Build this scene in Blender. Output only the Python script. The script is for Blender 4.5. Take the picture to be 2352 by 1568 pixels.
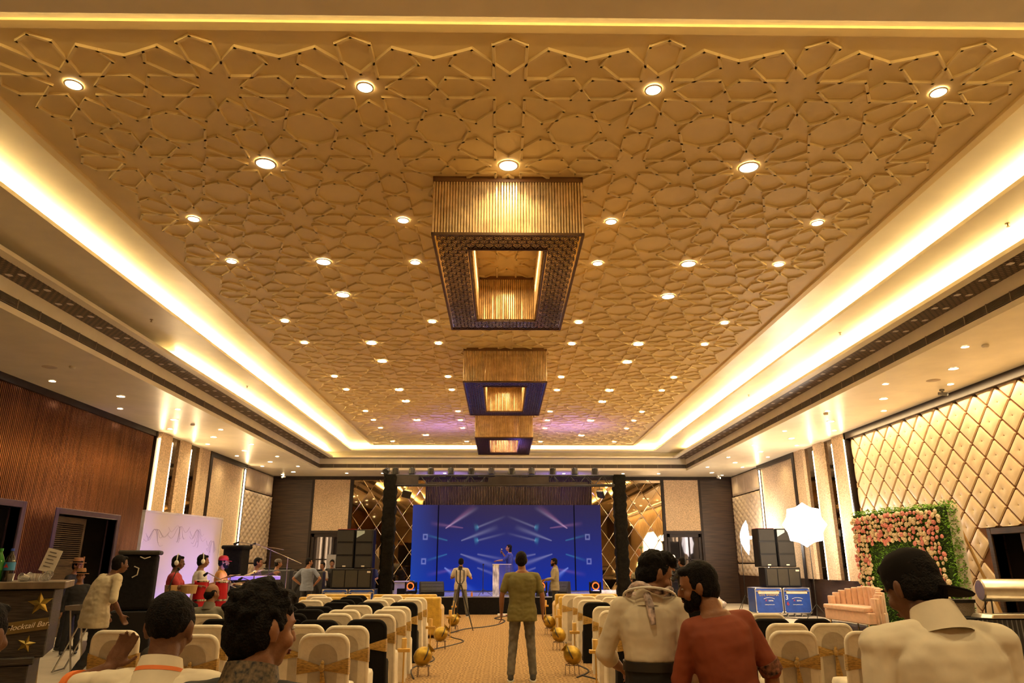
import bpy, bmesh, math, random
from mathutils import Vector, Matrix, noise
for o in list(bpy.data.objects): bpy.data.objects.remove(o)
SC=bpy.context.scene; COL=SC.collection
R=math.radians; PI=math.pi
# ---------------------------------------------------------------- camera
EYE=1.6
cd=bpy.data.cameras.new('camera'); cam=bpy.data.objects.new('camera',cd); COL.objects.link(cam)
cd.sensor_fit='HORIZONTAL'; cd.sensor_width=36; cd.lens=36*1640/2352
cd.clip_start=0.05; cd.clip_end=200
cam.location=(0,0,EYE); cam.rotation_euler=(R(90+17.24),0,R(-0.80))
SC.camera=cam
# ---------------------------------------------------------------- view and world
SC.view_settings.view_transform='Standard'; SC.view_settings.look='None'
SC.view_settings.gamma=1; SC.view_settings.use_curve_mapping=False
SC.view_settings.exposure=1.25
w=bpy.data.worlds.new('world'); SC.world=w; w.use_nodes=True
bg=w.node_tree.nodes['Background']; bg.inputs[0].default_value=(1,.62,.34,1); bg.inputs[1].default_value=0.07
WARM=(1.0,.70,.31)
def lamp_area(name,loc,rot,sx,sy,power,color=WARM,spread=180,parent=None):
    l=bpy.data.lights.new(name,'AREA'); l.shape='RECTANGLE'; l.size=sx; l.size_y=sy
    l.energy=power; l.color=color; l.spread=R(spread)
    o=bpy.data.objects.new(name,l); COL.objects.link(o); o.location=loc; o.rotation_euler=rot
    if parent: o.parent=parent
    return o
def lamp_spot(name,loc,rot,power,angle=110,color=WARM,blend=.9,radius=.05,parent=None):
    l=bpy.data.lights.new(name,'SPOT'); l.energy=power; l.spot_size=R(angle); l.spot_blend=blend
    l.color=color; l.shadow_soft_size=radius
    o=bpy.data.objects.new(name,l); COL.objects.link(o); o.location=loc; o.rotation_euler=rot
    if parent: o.parent=parent
    return o
CX=0.06          # centre line of the hall
# LED strips laid in the two ceiling coves (they shine up on the ceiling above)
UP=(PI,0,0)
COVE=12.0        # watts per metre
COVECOL=(1,.74,.36)
for sx in (-1,1):
    lamp_area('cove_led_light',(CX+sx*6.33,16.6,5.985),UP,.05,23.6,COVE*23.6,COVECOL)
lamp_area('cove_led_light',(CX,28.9,5.985),UP,12.4,.05,COVE*.7*12.4,COVECOL)
lamp_area('cove_led_light',(CX,4.62,5.985),UP,12.4,.05,COVE*.35*12.4,COVECOL)
lamp_area('cove_led_light',(CX-7.1,21.8,5.755),UP,.05,14.0,COVE*.55*14,COVECOL)
lamp_area('cove_led_light',(CX+7.1,15.9,5.755),UP,.05,23.5,COVE*.75*23.5,COVECOL)
# ---------------------------------------------------------------- materials
MATS={}
def mat(name,col,rough=.6,metal=0,emit=None,es=0,var=.06,scale=6,bump=0,bscale=60,spec=.5,trans=0,alpha=1,sheen=0,coat=0,stretch=None):
    if name in MATS: return MATS[name]
    m=bpy.data.materials.new(name); m.use_nodes=True; nt=m.node_tree; b=nt.nodes['Principled BSDF']
    b.inputs['Roughness'].default_value=rough; b.inputs['Metallic'].default_value=metal
    b.inputs['Specular IOR Level'].default_value=spec
    b.inputs['Transmission Weight'].default_value=trans; b.inputs['Alpha'].default_value=alpha
    b.inputs['Sheen Weight'].default_value=sheen; b.inputs['Coat Weight'].default_value=coat
    tc=nt.nodes.new('ShaderNodeTexCoord'); src=tc.outputs['Object']
    if stretch:
        mp=nt.nodes.new('ShaderNodeMapping'); mp.inputs['Scale'].default_value=stretch
        nt.links.new(src,mp.inputs[0]); src=mp.outputs[0]
    n=nt.nodes.new('ShaderNodeTexNoise'); n.inputs['Scale'].default_value=scale; n.inputs['Detail'].default_value=4
    nt.links.new(src,n.inputs['Vector'])
    r=nt.nodes.new('ShaderNodeValToRGB')
    r.color_ramp.elements[0].position=.3; r.color_ramp.elements[1].position=.7
    r.color_ramp.elements[0].color=[max(0,c*(1-var*2)) for c in col]+[1]
    r.color_ramp.elements[1].color=[min(1,c*(1+var*2)) for c in col]+[1]
    nt.links.new(n.outputs['Fac'],r.inputs[0]); nt.links.new(r.outputs[0],b.inputs['Base Color'])
    if bump:
        n2=nt.nodes.new('ShaderNodeTexNoise'); n2.inputs['Scale'].default_value=bscale; n2.inputs['Detail'].default_value=3
        nt.links.new(src,n2.inputs['Vector'])
        bp=nt.nodes.new('ShaderNodeBump'); bp.inputs['Strength'].default_value=bump; bp.inputs['Distance'].default_value=.02
        nt.links.new(n2.outputs['Fac'],bp.inputs['Height']); nt.links.new(bp.outputs[0],b.inputs['Normal'])
    if emit:
        b.inputs['Emission Color'].default_value=(*emit,1); b.inputs['Emission Strength'].default_value=es
    MATS[name]=m; return m
def nodes(m): return m.node_tree, m.node_tree.nodes, m.node_tree.links, m.node_tree.nodes['Principled BSDF']
# ---------------------------------------------------------------- mesh builder
class MB:
    def __init__(s): s.v=[]; s.f=[]; s.mi=[]; s.cur=0
    def add(s,vs,fs,M=None):
        b=len(s.v)
        if M is not None: vs=[M@Vector(v) for v in vs]
        s.v+= [tuple(v) for v in vs]
        for f in fs: s.f.append(tuple(i+b for i in f)); s.mi.append(s.cur)
        return s
    def box(s,x,y,z,sx,sy,sz,M=None):
        a,b,c=sx/2,sy/2,sz/2
        vs=[(x+i*a,y+j*b,z+k*c) for i in(-1,1) for j in(-1,1) for k in(-1,1)]
        return s.add(vs,[(0,1,3,2),(4,6,7,5),(0,4,5,1),(2,3,7,6),(0,2,6,4),(1,5,7,3)],M)
    def bx(s,x0,x1,y0,y1,z0,z1,M=None):
        return s.box((x0+x1)/2,(y0+y1)/2,(z0+z1)/2,abs(x1-x0),abs(y1-y0),abs(z1-z0),M)
    def quad(s,a,b,c,d,M=None): return s.add([a,b,c,d],[(0,1,2,3)],M)
    def prism(s,poly,z0,z1,M=None,taper=1.0):
        n=len(poly); cx=sum(p[0] for p in poly)/n; cy=sum(p[1] for p in poly)/n
        vs=[(p[0],p[1],z0) for p in poly]+[(cx+(p[0]-cx)*taper,cy+(p[1]-cy)*taper,z1) for p in poly]
        fs=[tuple(range(n))[::-1],tuple(range(n,2*n))]+[(i,(i+1)%n,n+(i+1)%n,n+i) for i in range(n)]
        return s.add(vs,fs,M)
    def tube(s,pts,r,seg=8,M=None,closed=False,cap=True):
        pts=[Vector(p) for p in pts]; n=len(pts)
        rs=r if isinstance(r,(list,tuple)) else [r]*n
        vs=[];fs=[]; prev=None
        for i,p in enumerate(pts):
            if closed: t=pts[(i+1)%n]-pts[i-1]
            else: t=pts[min(i+1,n-1)]-pts[max(i-1,0)]
            if t.length<1e-9: t=Vector((0,0,1))
            t.normalize()
            if prev is None:
                u=t.cross(Vector((0,0,1)) if abs(t.z)<.9 else Vector((1,0,0))).normalized()
            else:
                u=prev-t*prev.dot(t)
                u=u.normalized() if u.length>1e-6 else t.orthogonal().normalized()
            prev=u; w_=t.cross(u)
            for k in range(seg):
                a=2*PI*k/seg; vs.append(p+(u*math.cos(a)+w_*math.sin(a))*rs[i])
        m=n if closed else n-1
        for i in range(m):
            j=(i+1)%n
            for k in range(seg):
                k2=(k+1)%seg; fs.append((i*seg+k,i*seg+k2,j*seg+k2,j*seg+k))
        if cap and not closed:
            fs.append(tuple(range(seg))[::-1]); fs.append(tuple((n-1)*seg+k for k in range(seg)))
        return s.add(vs,fs,M)
    def lathe(s,prof,seg=20,M=None,cap=True):
        n=len(prof); vs=[(r*math.cos(2*PI*k/seg),r*math.sin(2*PI*k/seg),z) for r,z in prof for k in range(seg)]
        fs=[(i*seg+k,i*seg+(k+1)%seg,(i+1)*seg+(k+1)%seg,(i+1)*seg+k) for i in range(n-1) for k in range(seg)]
        if cap: fs+= [tuple(range(seg))[::-1],tuple((n-1)*seg+k for k in range(seg))]
        return s.add(vs,fs,M)
    def ell(s,c,r,seg=16,rings=10,M=None,rot=None):
        vs=[];fs=[]
        q=rot.to_matrix() if rot is not None else Matrix.Identity(3)
        c=Vector(c)
        for i in range(1,rings):
            t=PI*i/rings
            for k in range(seg):
                a=2*PI*k/seg
                vs.append(c+q@Vector((r[0]*math.sin(t)*math.cos(a),r[1]*math.sin(t)*math.sin(a),r[2]*math.cos(t))))
        top=len(vs); vs.append(c+q@Vector((0,0,r[2]))); vs.append(c+q@Vector((0,0,-r[2])))
        for i in range(rings-2):
            for k in range(seg):
                k2=(k+1)%seg; fs.append((i*seg+k,(i+1)*seg+k,(i+1)*seg+k2,i*seg+k2))
        for k in range(seg):
            k2=(k+1)%seg; fs.append((top,k,k2)); b=(rings-2)*seg; fs.append((top+1,b+k2,b+k))
        return s.add(vs,fs,M)
    def build(s,name,m,parent=None,smooth=False,bevel=0,seg=1,loc=None,rot=None,auto=35):
        me=bpy.data.meshes.new(name); me.from_pydata(s.v,[],s.f)
        ms=m if isinstance(m,(list,tuple)) else [m]
        for x in ms: me.materials.append(x)
        if len(ms)>1:
            for p,i in zip(me.polygons,s.mi): p.material_index=min(i,len(ms)-1)
        me.update(); me.validate()
        if smooth:
            me.polygons.foreach_set('use_smooth',[True]*len(me.polygons))
            try: me.set_sharp_from_angle(angle=R(auto))
            except Exception: pass
        o=bpy.data.objects.new(name,me); COL.objects.link(o)
        if loc: o.location=loc
        if rot: o.rotation_euler=rot
        if parent: o.parent=parent
        if bevel:
            b=o.modifiers.new('bevel','BEVEL'); b.width=bevel; b.segments=seg; b.limit_method='ANGLE'
        return o
def tag(o,label=None,cat=None,group=None,kind=None):
    if label: o['label']=label
    if cat: o['category']=cat
    if group: o['group']=group
    if kind: o['kind']=kind
    return o
def thing(name,label,cat,loc=(0,0,0),rz=0,group=None):
    o=bpy.data.objects.new(name,None); COL.objects.link(o); o.empty_display_size=.1
    o.location=loc; o.rotation_euler=(0,0,rz); return tag(o,label,cat,group)
def struct(o): o['kind']='structure'; return o
def kids(o): return [c for c in COL.objects if c.parent==o]
def dup(root,loc,rz=0,label=None,group=None,scale=None):
    def cp(o,p):
        c=o.copy(); COL.objects.link(c); c.parent=p
        for ch in kidmap.get(o.name,[]): cp(ch,c)
        return c
    kidmap={}
    for c in COL.objects:
        if c.parent: kidmap.setdefault(c.parent.name,[]).append(c)
    r=cp(root,None); r.location=loc; r.rotation_euler=(0,0,rz)
    if label: r['label']=label
    if group: r['group']=group
    if scale: r.scale=scale
    return r
def T(x,y,z): return Matrix.Translation((x,y,z))
def RZ(a): return Matrix.Rotation(a,4,'Z')
def RX(a): return Matrix.Rotation(a,4,'X')
def RY(a): return Matrix.Rotation(a,4,'Y')
FONT=None
def text_mesh(name,txt,size,m,parent=None,loc=(0,0,0),rot=(0,0,0),ext=.002,shear=0,align='CENTER',offset=0,spacing=1):
    c=bpy.data.curves.new(name,'FONT'); c.body=txt; c.size=size; c.extrude=ext; c.align_x=align; c.align_y='CENTER'
    c.shear=shear; c.offset=offset; c.space_character=spacing
    t=bpy.data.objects.new(name,c); COL.objects.link(t)
    bpy.context.view_layer.update()
    dg=bpy.context.evaluated_depsgraph_get()
    me=bpy.data.meshes.new_from_object(t.evaluated_get(dg)); bpy.data.objects.remove(t)
    me.name=name; me.materials.clear(); me.materials.append(m)
    o=bpy.data.objects.new(name,me); COL.objects.link(o); o.location=loc; o.rotation_euler=rot
    if parent: o.parent=parent
    return o
rnd=random.Random(7)
# ================================================================ ROOM
W=9.95; XL=CX-W; XR=CX+W; YB=31.5; YF=-2.6; ZS=5.204
paint=mat('cream_paint',(.84,.77,.60),rough=.32,var=.03,scale=2,bump=.06,bscale=14,spec=.4)
paint2=mat('cream_paint_panel',(.78,.62,.32),rough=.55,var=.03,scale=1.5,bump=.05,bscale=12,spec=.3)
wood=mat('dark_brown_wood',(.035,.016,.008),rough=.38,var=.35,scale=3,stretch=(1,1,14))
woodv=mat('dark_trim_wood',(.018,.009,.006),rough=.45,var=.2,spec=.3,scale=4)
led=mat('warm_led',(1,.9,.7),emit=(1,.72,.40),es=9)
ledw=mat('downlight_glow',(1,1,1),emit=(1,.85,.62),es=14)
fabric=mat('beige_wall_fabric',(.58,.43,.28),rough=.9,var=.17,scale=26,bump=.2,bscale=160)
tuft=mat('cream_tufted_leather',(.56,.44,.32),rough=.5,var=.04,scale=5,bump=.05,bscale=30)
purple=mat('dark_door_frame',(.07,.04,.06),rough=.35,var=.1)
# ---- carpet
def carpet_mat():
    m=bpy.data.materials.new('patterned_carpet'); m.use_nodes=True; nt,N,L,b=nodes(m)
    tc=N.new('ShaderNodeTexCoord'); 
    # overlapping scallops: distance to cell points
    vo=N.new('ShaderNodeTexVoronoi'); vo.inputs['Scale'].default_value=4.2; vo.inputs['Randomness'].default_value=.12
    mp=N.new('ShaderNodeMapping'); mp.inputs['Scale'].default_value=(1,1.5,1); L.new(tc.outputs['Object'],mp.inputs[0]); L.new(mp.outputs[0],vo.inputs['Vector'])
    mth=N.new('ShaderNodeMath'); mth.operation='MULTIPLY'; mth.inputs[1].default_value=26; L.new(vo.outputs['Distance'],mth.inputs[0])
    sn=N.new('ShaderNodeMath'); sn.operation='SINE'; L.new(mth.outputs[0],sn.inputs[0])
    no=N.new('ShaderNodeTexNoise'); no.inputs['Scale'].default_value=40; L.new(tc.outputs['Object'],no.inputs[0])
    ad=N.new('ShaderNodeMath'); ad.operation='MULTIPLY_ADD'; ad.inputs[1].default_value=.34; L.new(sn.outputs[0],ad.inputs[0]); L.new(no.outputs['Fac'],ad.inputs[2])
    r=N.new('ShaderNodeValToRGB'); r.color_ramp.elements[0].position=.25; r.color_ramp.elements[1].position=.62
    r.color_ramp.elements[0].color=(.15,.085,.038,1); r.color_ramp.elements[1].color=(.42,.265,.12,1)
    L.new(ad.outputs[0],r.inputs[0]); L.new(r.outputs[0],b.inputs['Base Color']); b.inputs['Roughness'].default_value=.95
    b.inputs['Specular IOR Level'].default_value=.1
    bp=N.new('ShaderNodeBump'); bp.inputs['Strength'].default_value=.4; bp.inputs['Distance'].default_value=.01
    L.new(no.outputs['Fac'],bp.inputs['Height']); L.new(bp.outputs[0],b.inputs['Normal'])
    return m
carpet=carpet_mat()
palefloor=mat('pale_floor_cloth',(.42,.36,.28),rough=.7,var=.05,scale=2,bump=.2,bscale=5)
f=MB(); f.bx(XL-.2,XR+.2,YF,YB,-.2,0); fl=struct(f.build('floor',palefloor))
f=MB(); f.bx(-4.9,5.2,YF+.05,24.7,-.001,.012); fo=f.build('carpet_runner',carpet); fo.parent=fl
# ---- ceiling shell: nested rectangular steps
def ring(mb,x0,x1,y0,y1,X0,X1,Y0,Y1,z,zo=None):
    """flat or sloping frame between inner rect (x,y) at z and outer rect at zo"""
    zo=z if zo is None else zo
    a=[(x0,y0,z),(x1,y0,z),(x1,y1,z),(x0,y1,z)]; b=[(X0,Y0,zo),(X1,Y0,zo),(X1,Y1,zo),(X0,Y1,zo)]
    for i in range(4):
        j=(i+1)%4; mb.quad(a[i],a[j],b[j],b[i])
def rect(h,y0,y1): return (CX-h,CX+h,y0,y1)
S0=rect(7.48,3.2,29.30); L1=rect(7.05,3.6,29.05); P1=rect(6.88,3.8,28.95)
C1=rect(7.32,3.35,29.25); P2=rect(6.07,4.84,28.60); C2=rect(6.50,4.40,29.12); PN=rect(5.18,5.25,28.46)
OUT=(XL-.1,XR+.1,YF,YB+.1)
c=MB()
ring(c,*S0,*OUT,ZS)                                  # low soffit
ring(c,*S0,*S0,ZS,5.672)                             # fascia
ring(c,*P1,*L1,5.672)                                # plain strip inside the lattice
ring(c,*P1,*P1,5.672,5.735)                          # first cove lip
ring(c,*P1,*C1,5.735); 
ring(c,*C1,*C1,5.735,5.906)
ring(c,*P2,*C1,5.906)                                # middle ceiling
ring(c,*P2,*P2,5.906,5.964)
ring(c,*P2,*C2,5.964)
ring(c,*C2,*C2,5.964,6.128)
ring(c,*PN,*C2,6.128)
ceil=struct(c.build('ceiling',paint))
c=MB(); ring(c,*PN,*rect(5.28,5.15,28.56),6.10,6.10); ring(c,*rect(5.28,5.15,28.56),*rect(5.28,5.15,28.56),6.10,6.13); ring(c,*PN,*PN,6.10,6.14)
o=c.build('panel_moulding',paint2,ceil)
c=MB(); c.bx(PN[0],PN[1],PN[2],PN[3],6.14,6.16); c.bx(OUT[0],OUT[1],OUT[2],OUT[3],6.3,6.4); c.build('patterned_panel',paint2,ceil)
# ---- carved star pattern on the panel
PX,PY=1.4415,1.4465; GX=[CX+PX*i for i in range(-3,4)]; GY=[6.07+PY*j for j in range(16)]
pat=MB()
HX=PX/2
def strap(mb,p,q,z=6.14,w_=.036,h=.028,e=.012):
    dx,dy=q[0]-p[0],q[1]-p[1]; L_=math.hypot(dx,dy); dx/=L_; dy/=L_
    p=(p[0]-dx*e,p[1]-dy*e); q=(q[0]+dx*e,q[1]+dy*e); nx,ny=-dy*w_/2,dx*w_/2; b_=.7
    vs=[]
    for (x,y) in(p,q):
        vs+=[(x+nx,y+ny,z),(x+nx*b_,y+ny*b_,z-h),(x-nx*b_,y-ny*b_,z-h),(x-nx,y-ny,z)]
    mb.add(vs,[(0,1,5,4),(1,2,6,5),(2,3,7,6),(0,3,2,1),(4,5,6,7)])
W1=.213
axis=[((W1,W1),(.87,W1)),((W1,-W1),(.87,-W1)),((.87,W1),(1,0)),((.87,-W1),(1,0))]
dia=[((W1,W1),(.909,W1)),((W1,-W1),(.909,-W1)),((.909,W1),(1,0)),((.909,-W1),(1,0))]
for gi,gx in enumerate(GX):
    for gj,gy in enumerate(GY):
        def P(x,y,a): return (gx+(x*math.cos(a)-y*math.sin(a))*HX,gy+(x*math.sin(a)+y*math.cos(a))*PY/2)
        for k in range(4):
            a=k*PI/2
            for p,q in axis: strap(pat,P(*p,a),P(*q,a))
            for p,q in dia: strap(pat,P(*p,a+PI/4),P(*q,a+PI/4))
            # octagon edges from the tip of the diagonal petal
            for q in((.6,1.0),(1.0,.6)):
                Q=P(*q,a); t_=P(.7071,.7071,a)
                ix,iy=(Q[0]-GX[0])/PX,(Q[1]-GY[0])/PY
                if (-.35<ix<6.35 and -.35<iy<15.35): strap(pat,t_,Q)
pat.build('star_lattice_relief',paint2,ceil)
# ---- dark lattice band (trim) and air grilles on the fascia
def lattice_mat():
    m=bpy.data.materials.new('dark_lattice'); m.use_nodes=True; nt,N,L,b=nodes(m)
    tc=N.new('ShaderNodeTexCoord'); mp=N.new('ShaderNodeMapping'); mp.inputs['Scale'].default_value=(1,1,1); L.new(tc.outputs['Object'],mp.inputs[0])
    wv=N.new('ShaderNodeTexVoronoi'); wv.distance='CHEBYCHEV'; wv.inputs['Scale'].default_value=13; wv.inputs['Randomness'].default_value=.75; L.new(mp.outputs[0],wv.inputs['Vector'])
    r=N.new('ShaderNodeValToRGB'); r.color_ramp.interpolation='CONSTANT'; r.color_ramp.elements[0].color=(.01,.005,.003,1); r.color_ramp.elements[1].position=.23; r.color_ramp.elements[1].color=(.045,.024,.013,1)
    L.new(wv.outputs['Distance'],r.inputs[0])
    sx=N.new('ShaderNodeTexBrick'); sx.inputs['Scale'].default_value=1; sx.offset=.5; sx.inputs['Brick Width'].default_value=.42; sx.inputs['Row Height'].default_value=.13; sx.inputs['Mortar Size'].default_value=.0
    sx.inputs['Color1'].default_value=(0,0,0,1); sx.inputs['Color2'].default_value=(0,0,0,1)
    L.new(r.outputs[0],b.inputs['Base Color']); b.inputs['Roughness'].default_value=.35
    return m
latm=lattice_mat(); pale=mat('lattice_gap_backing',(.75,.68,.6),rough=.6)
l=MB(); ring(l,*L1,*S0,5.672,5.672)
bnd=struct(l.build('trim_1',latm))
# bright cut-outs seen through the lattice
cut=MB()
def cutouts(x,y0,y1,w_):
    y=y0; i=0
    while y<y1:
        for q in(-.10,.09): cut.add([(x+q-.035,y-.05,5.668),(x+q+.035,y-.05,5.668),(x+q+.05,y,5.668),(x+q+.035,y+.05,5.668),(x+q-.035,y+.05,5.668),(x+q-.05,y,5.668)],[(0,1,2,3,4,5)])
        y+=.62
for s_ in(-1,1): cutouts(CX+s_*7.265,3.7,29.2,.4)
cut.build('lattice_cutouts',pale,bnd)
sl_=MB(); k_=0
for s_ in(-1,1):
    y=3.7
    while y<29.2:
        for i in range(4):
            x=CX+s_*7.265-.165+i*.11+(.055 if k_%2 else 0)-.02; sl_.add([(x-.034,y-.006,5.6695),(x+.026,y-.017,5.6695),(x+.034,y+.006,5.6695),(x-.026,y+.017,5.6695)],[(0,1,2,3)])
        k_+=1; y+=.062
o=sl_.build('lattice_slits',mat('slit_through_light',(.34,.24,.16),rough=.6),bnd)  # tan colour stands in for light coming through the slits
g=MB(); gs=MB(); gj=MB()
za,zb=5.30,5.45
for s_ in(-1,1):
    x=CX+s_*7.478
    g.bx(x-.004,x+.004,S0[2],S0[3],za,zb)
    for i in range(8):
        z=za+.012+i*.018; gs.bx(x-s_*.02,x-s_*.004,S0[2],S0[3],z-.0028,z+.0028)
    y=S0[2]
    while y<S0[3]: gj.bx(x-s_*.022,x-s_*.004,y-.012,y+.012,za,zb); y+=.55
for yy,s_ in((S0[3],1),(S0[2],-1)):
    g.bx(CX-7.45,CX+7.45,yy-.004,yy+.004,za,zb)
    for i in range(8):
        z=za+.012+i*.018; gs.bx(CX-7.45,CX+7.45,yy-s_*.02,yy-s_*.004,z-.003,z+.003)
    x=CX-7.45
    while x<CX+7.45: gj.bx(x-.012,x+.012,yy-s_*.022,yy-s_*.004,za,zb); x+=.55
gr=struct(g.build('trim_2',mat('grille_dark',(.02,.015,.012),rough=.6)))
gs.build('louvre_blades',mat('grille_metal',(.22,.17,.12),rough=.5),gr); gj.build('grille_joint',mat('grille_metal'  ,(0,0,0)),gr)
# ---- downlights
def make_downlight(rad,lab,z,nm='ceiling_downlight'):
    t=thing(nm,lab,'ceiling light',(0,0,z))
    r_=MB(); r_.lathe([(rad*1.0,0.0),(rad*1.22,0.0),(rad*1.22,-.008),(rad*1.0,-.010)],24,cap=False); r_.build('rim',paint,t,smooth=True)
    d=MB(); d.lathe([(0.001,-.006),(rad,-.006)],24,cap=False); d.build('lens',ledw,t)
    return t
big=make_downlight(.105,'round downlight',6.132); small=make_downlight(.072,'round downlight',6.132); 
first={'b':big,'s':small}; used={'b':0,'s':0}
GRP_B='large round downlights set in the star patterned ceiling'; GRP_S='small round downlights set in the star patterned ceiling'
LIGHTS=[]
# (column index, row index): small lights on odd columns, large on even columns
for j in range(16):
    for i in(-3,-1,1,3):
        if j in(0,2,3,5,6,8,9,11,12,13,14,): pass
lay={0:'s',1:'b',2:'s',3:'sb',4:'b2',5:'s',6:'sb',7:'b2',8:'s',9:'sb',10:'b2',11:'s',12:'sb',13:'s',14:'b2',15:'s'}
rowname=['row nearest the camera','second row','third row','fourth row','fifth row','sixth row','seventh row','eighth row','ninth row','tenth row','eleventh row','twelfth row','thirteenth row','fourteenth row','fifteenth row','row nearest the stage']
colname={-3:'far left',-2:'left',-1:'inner left',0:'centre',1:'inner right',2:'right',3:'far right'}
for j in range(16):
    k=lay[j]; items=[]
    if 's' in k: items+=[('s',i) for i in(-3,-1,1,3)]
    if 'b' in k: items+=[('b',i) for i in((-2,2) if j not in(1,) else(-2,0,2))]
    for kind,i in items:
        lab=('large' if kind=='b' else 'small')+' round ceiling downlight, '+rowname[j]+', '+colname[i]+' column'
        x,y=CX+PX*i,6.07+PY*j
        if used[kind]==0: o=first[kind]; o.location=(x,y,6.132); o['label']=lab; o['group']=GRP_B if kind=='b' else GRP_S
        else: o=dup(first[kind],(x,y,6.132),0,lab,GRP_B if kind=='b' else GRP_S)
        used[kind]+=1
        LIGHTS.append((x,y,6.10,34 if kind=='b' else 20))
sl=make_downlight(.085,'round downlight',ZS-.002); ss=make_downlight(.062,'round downlight',ZS-.002)
cnt={'b':0,'s':0}
def soffit(kind,x,y,lab):
    o0=sl if kind=='b' else ss; g_='large round downlights in the low side ceiling' if kind=='b' else 'small round downlights in the low side ceiling'
    if cnt[kind]==0: o0.location=(x,y,ZS-.002); o0['label']=lab; o0['group']=g_
    else: dup(o0,(x,y,ZS-.002),0,lab,g_)
    cnt[kind]+=1; LIGHTS.append((x,y,ZS-.03,30 if kind=='b' else 18))
for s_,nm in((-1,'left'),(1,'right')):
    for n_,y in enumerate([11.1,13.25,15.9,18.65,21.35,24.05,26.8,29.9]):
        if s_<0 and n_==1: continue
        soffit('b',CX+s_*8.68,y,'large round downlight over the %s side, number %s from the camera'%(nm,['one','two','three','four','five','six','seven','eight'][n_]))
    for n_,y in enumerate([11.8,14.5,17.25,20.0,22.7,25.3,28.1,30.8]):
        if s_<0 and n_==0: pass
        soffit('s',CX+s_*9.38,y,'small round downlight close to the %s wall, number %s from the camera'%(nm,['one','two','three','four','five','six','seven','eight'][n_]))
    for n_,y in enumerate([11.8,14.5,17.3,20.1,22.7,25.4,28.1]):
        if s_<0 and n_<2: continue
        soffit('s',CX+s_*8.0,y,'small round downlight near the %s tray edge, number %s from the camera'%(nm,['one','two','three','four','five','six','seven'][n_]))
for x in(-6.5,-5.0,-2.4,2.6,5.1,6.6): soffit('s',x,30.3,'small round downlight in the ceiling above the stage, %s'%({-6.5:'far left',-5.0:'left end of the truss',-2.4:'left part of the truss',2.6:'right part of the truss',5.1:'right end of the truss',6.6:'far right'}[x]))
for n_,x in enumerate([-6.2,-3.1,0.0,3.1,6.2]):  # out-of-view downlights added to brighten the foreground
    soffit('b',CX+x,1.9,'added unseen fill downlight just in front of the camera, %s from left'%['first','second','third','fourth','fifth'][n_]); soffit('b',CX+x+.6,-.6,'added unseen fill downlight behind the camera, %s from the left'%['first','second','third','fourth','fifth'][n_])
LIGHTS=[(x,y,z,p*(1.5 if y<3 else 1)) for x,y,z,p in LIGHTS]  # the added foreground fill downlights run stronger
for x,y,z,p in LIGHTS: lamp_spot('downlight_beam',(x,y,z),(0,0,0),p*1.7,angle=135,color=(1,.765,.39),blend=1,radius=.06)
# ---- small ceiling fittings
t=[(-8.6,12.4),(-8.3,13.6),(8.6,13.4),(8.9,15.5)]
sp=MB(); sp.lathe([(0.001,-.006),(.12,-.006),(.135,0)],24,cap=False)
o=sp.build('ceiling_speaker',mat('speaker_cream',(.55,.45,.33),rough=.6),smooth=True); o.location=(-8.72,13.4,ZS-.001); tag(o,'flat round ceiling speaker in the low ceiling on the left','ceiling speaker')
o2=o.copy(); COL.objects.link(o2); o2.location=(8.9,14.2,ZS-.001); o2['label']='flat round ceiling speaker in the low ceiling on the right'
sm=MB(); sm.lathe([(.055,0),(.06,-.02),(.045,-.045),(.02,-.05),(0.001,-.05)],20,cap=False)
for nm,(x,y,lb) in enumerate([(-8.25,13.35,'white smoke detector beside the left ceiling speaker'),(-8.4,19.3,'white smoke detector between the middle lights on the left'),(8.35,11.7,'white smoke detector near the front right ceiling lights'),(8.15,17.6,'white smoke detector above the right mirror columns')]):
    q=sm.build('smoke_detector',mat('detector_white',(.75,.68,.55),rough=.5),smooth=True,loc=(x,y,ZS)); tag(q,lb,'smoke detector','smoke detectors on the side ceilings')
# sprinklers
for (x,y,lb) in [(-6.6,7.9,'left front'),(-6.5,12.6,'left middle'),(-6.5,17.8,'left rear'),(6.7,8.5,'right front'),(6.6,13.2,'right middle'),(6.6,18.6,'right rear')]:
    q=MB(); q.lathe([(.03,0),(.03,-.006),(.008,-.008),(.008,-.04),(.022,-.042),(.022,-.046)],10); q=q.build('ceiling_sprinkler',mat('brass_dull',(.25,.16,.07),rough=.4,metal=1),loc=(x,y,5.906)); tag(q,'small sprinkler head under the cove ceiling, %s'%lb,'sprinkler','sprinklers')
# CCTV cameras
def cctv(x,y,z,rz,lb,colr):
    t=thing('cctv_camera',lb,'security camera',(x,y,z),rz)
    a=MB(); a.lathe([(.05,0),(.05,-.03),(.02,-.05),(.02,-.09)],14); a.build('mount',colr,t,smooth=True)
    a=MB(); a.tube([(0,.08,-.08),(0,-.10,-.12)],[.035,.038],12); a.build('body',colr,t,smooth=True)
whp=mat('white_plastic',(.8,.78,.72),rough=.4)
cctv(9.55,15.0,ZS,R(40),'black and white security camera above the diamond wall',mat('grey_plastic',(.2,.2,.2),rough=.4))
cctv(-9.3,30.9,ZS,R(-30),'white security camera in the far left ceiling corner',whp)
cctv(9.3,30.9,ZS,R(30),'white security camera in the far right ceiling corner',whp)

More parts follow.
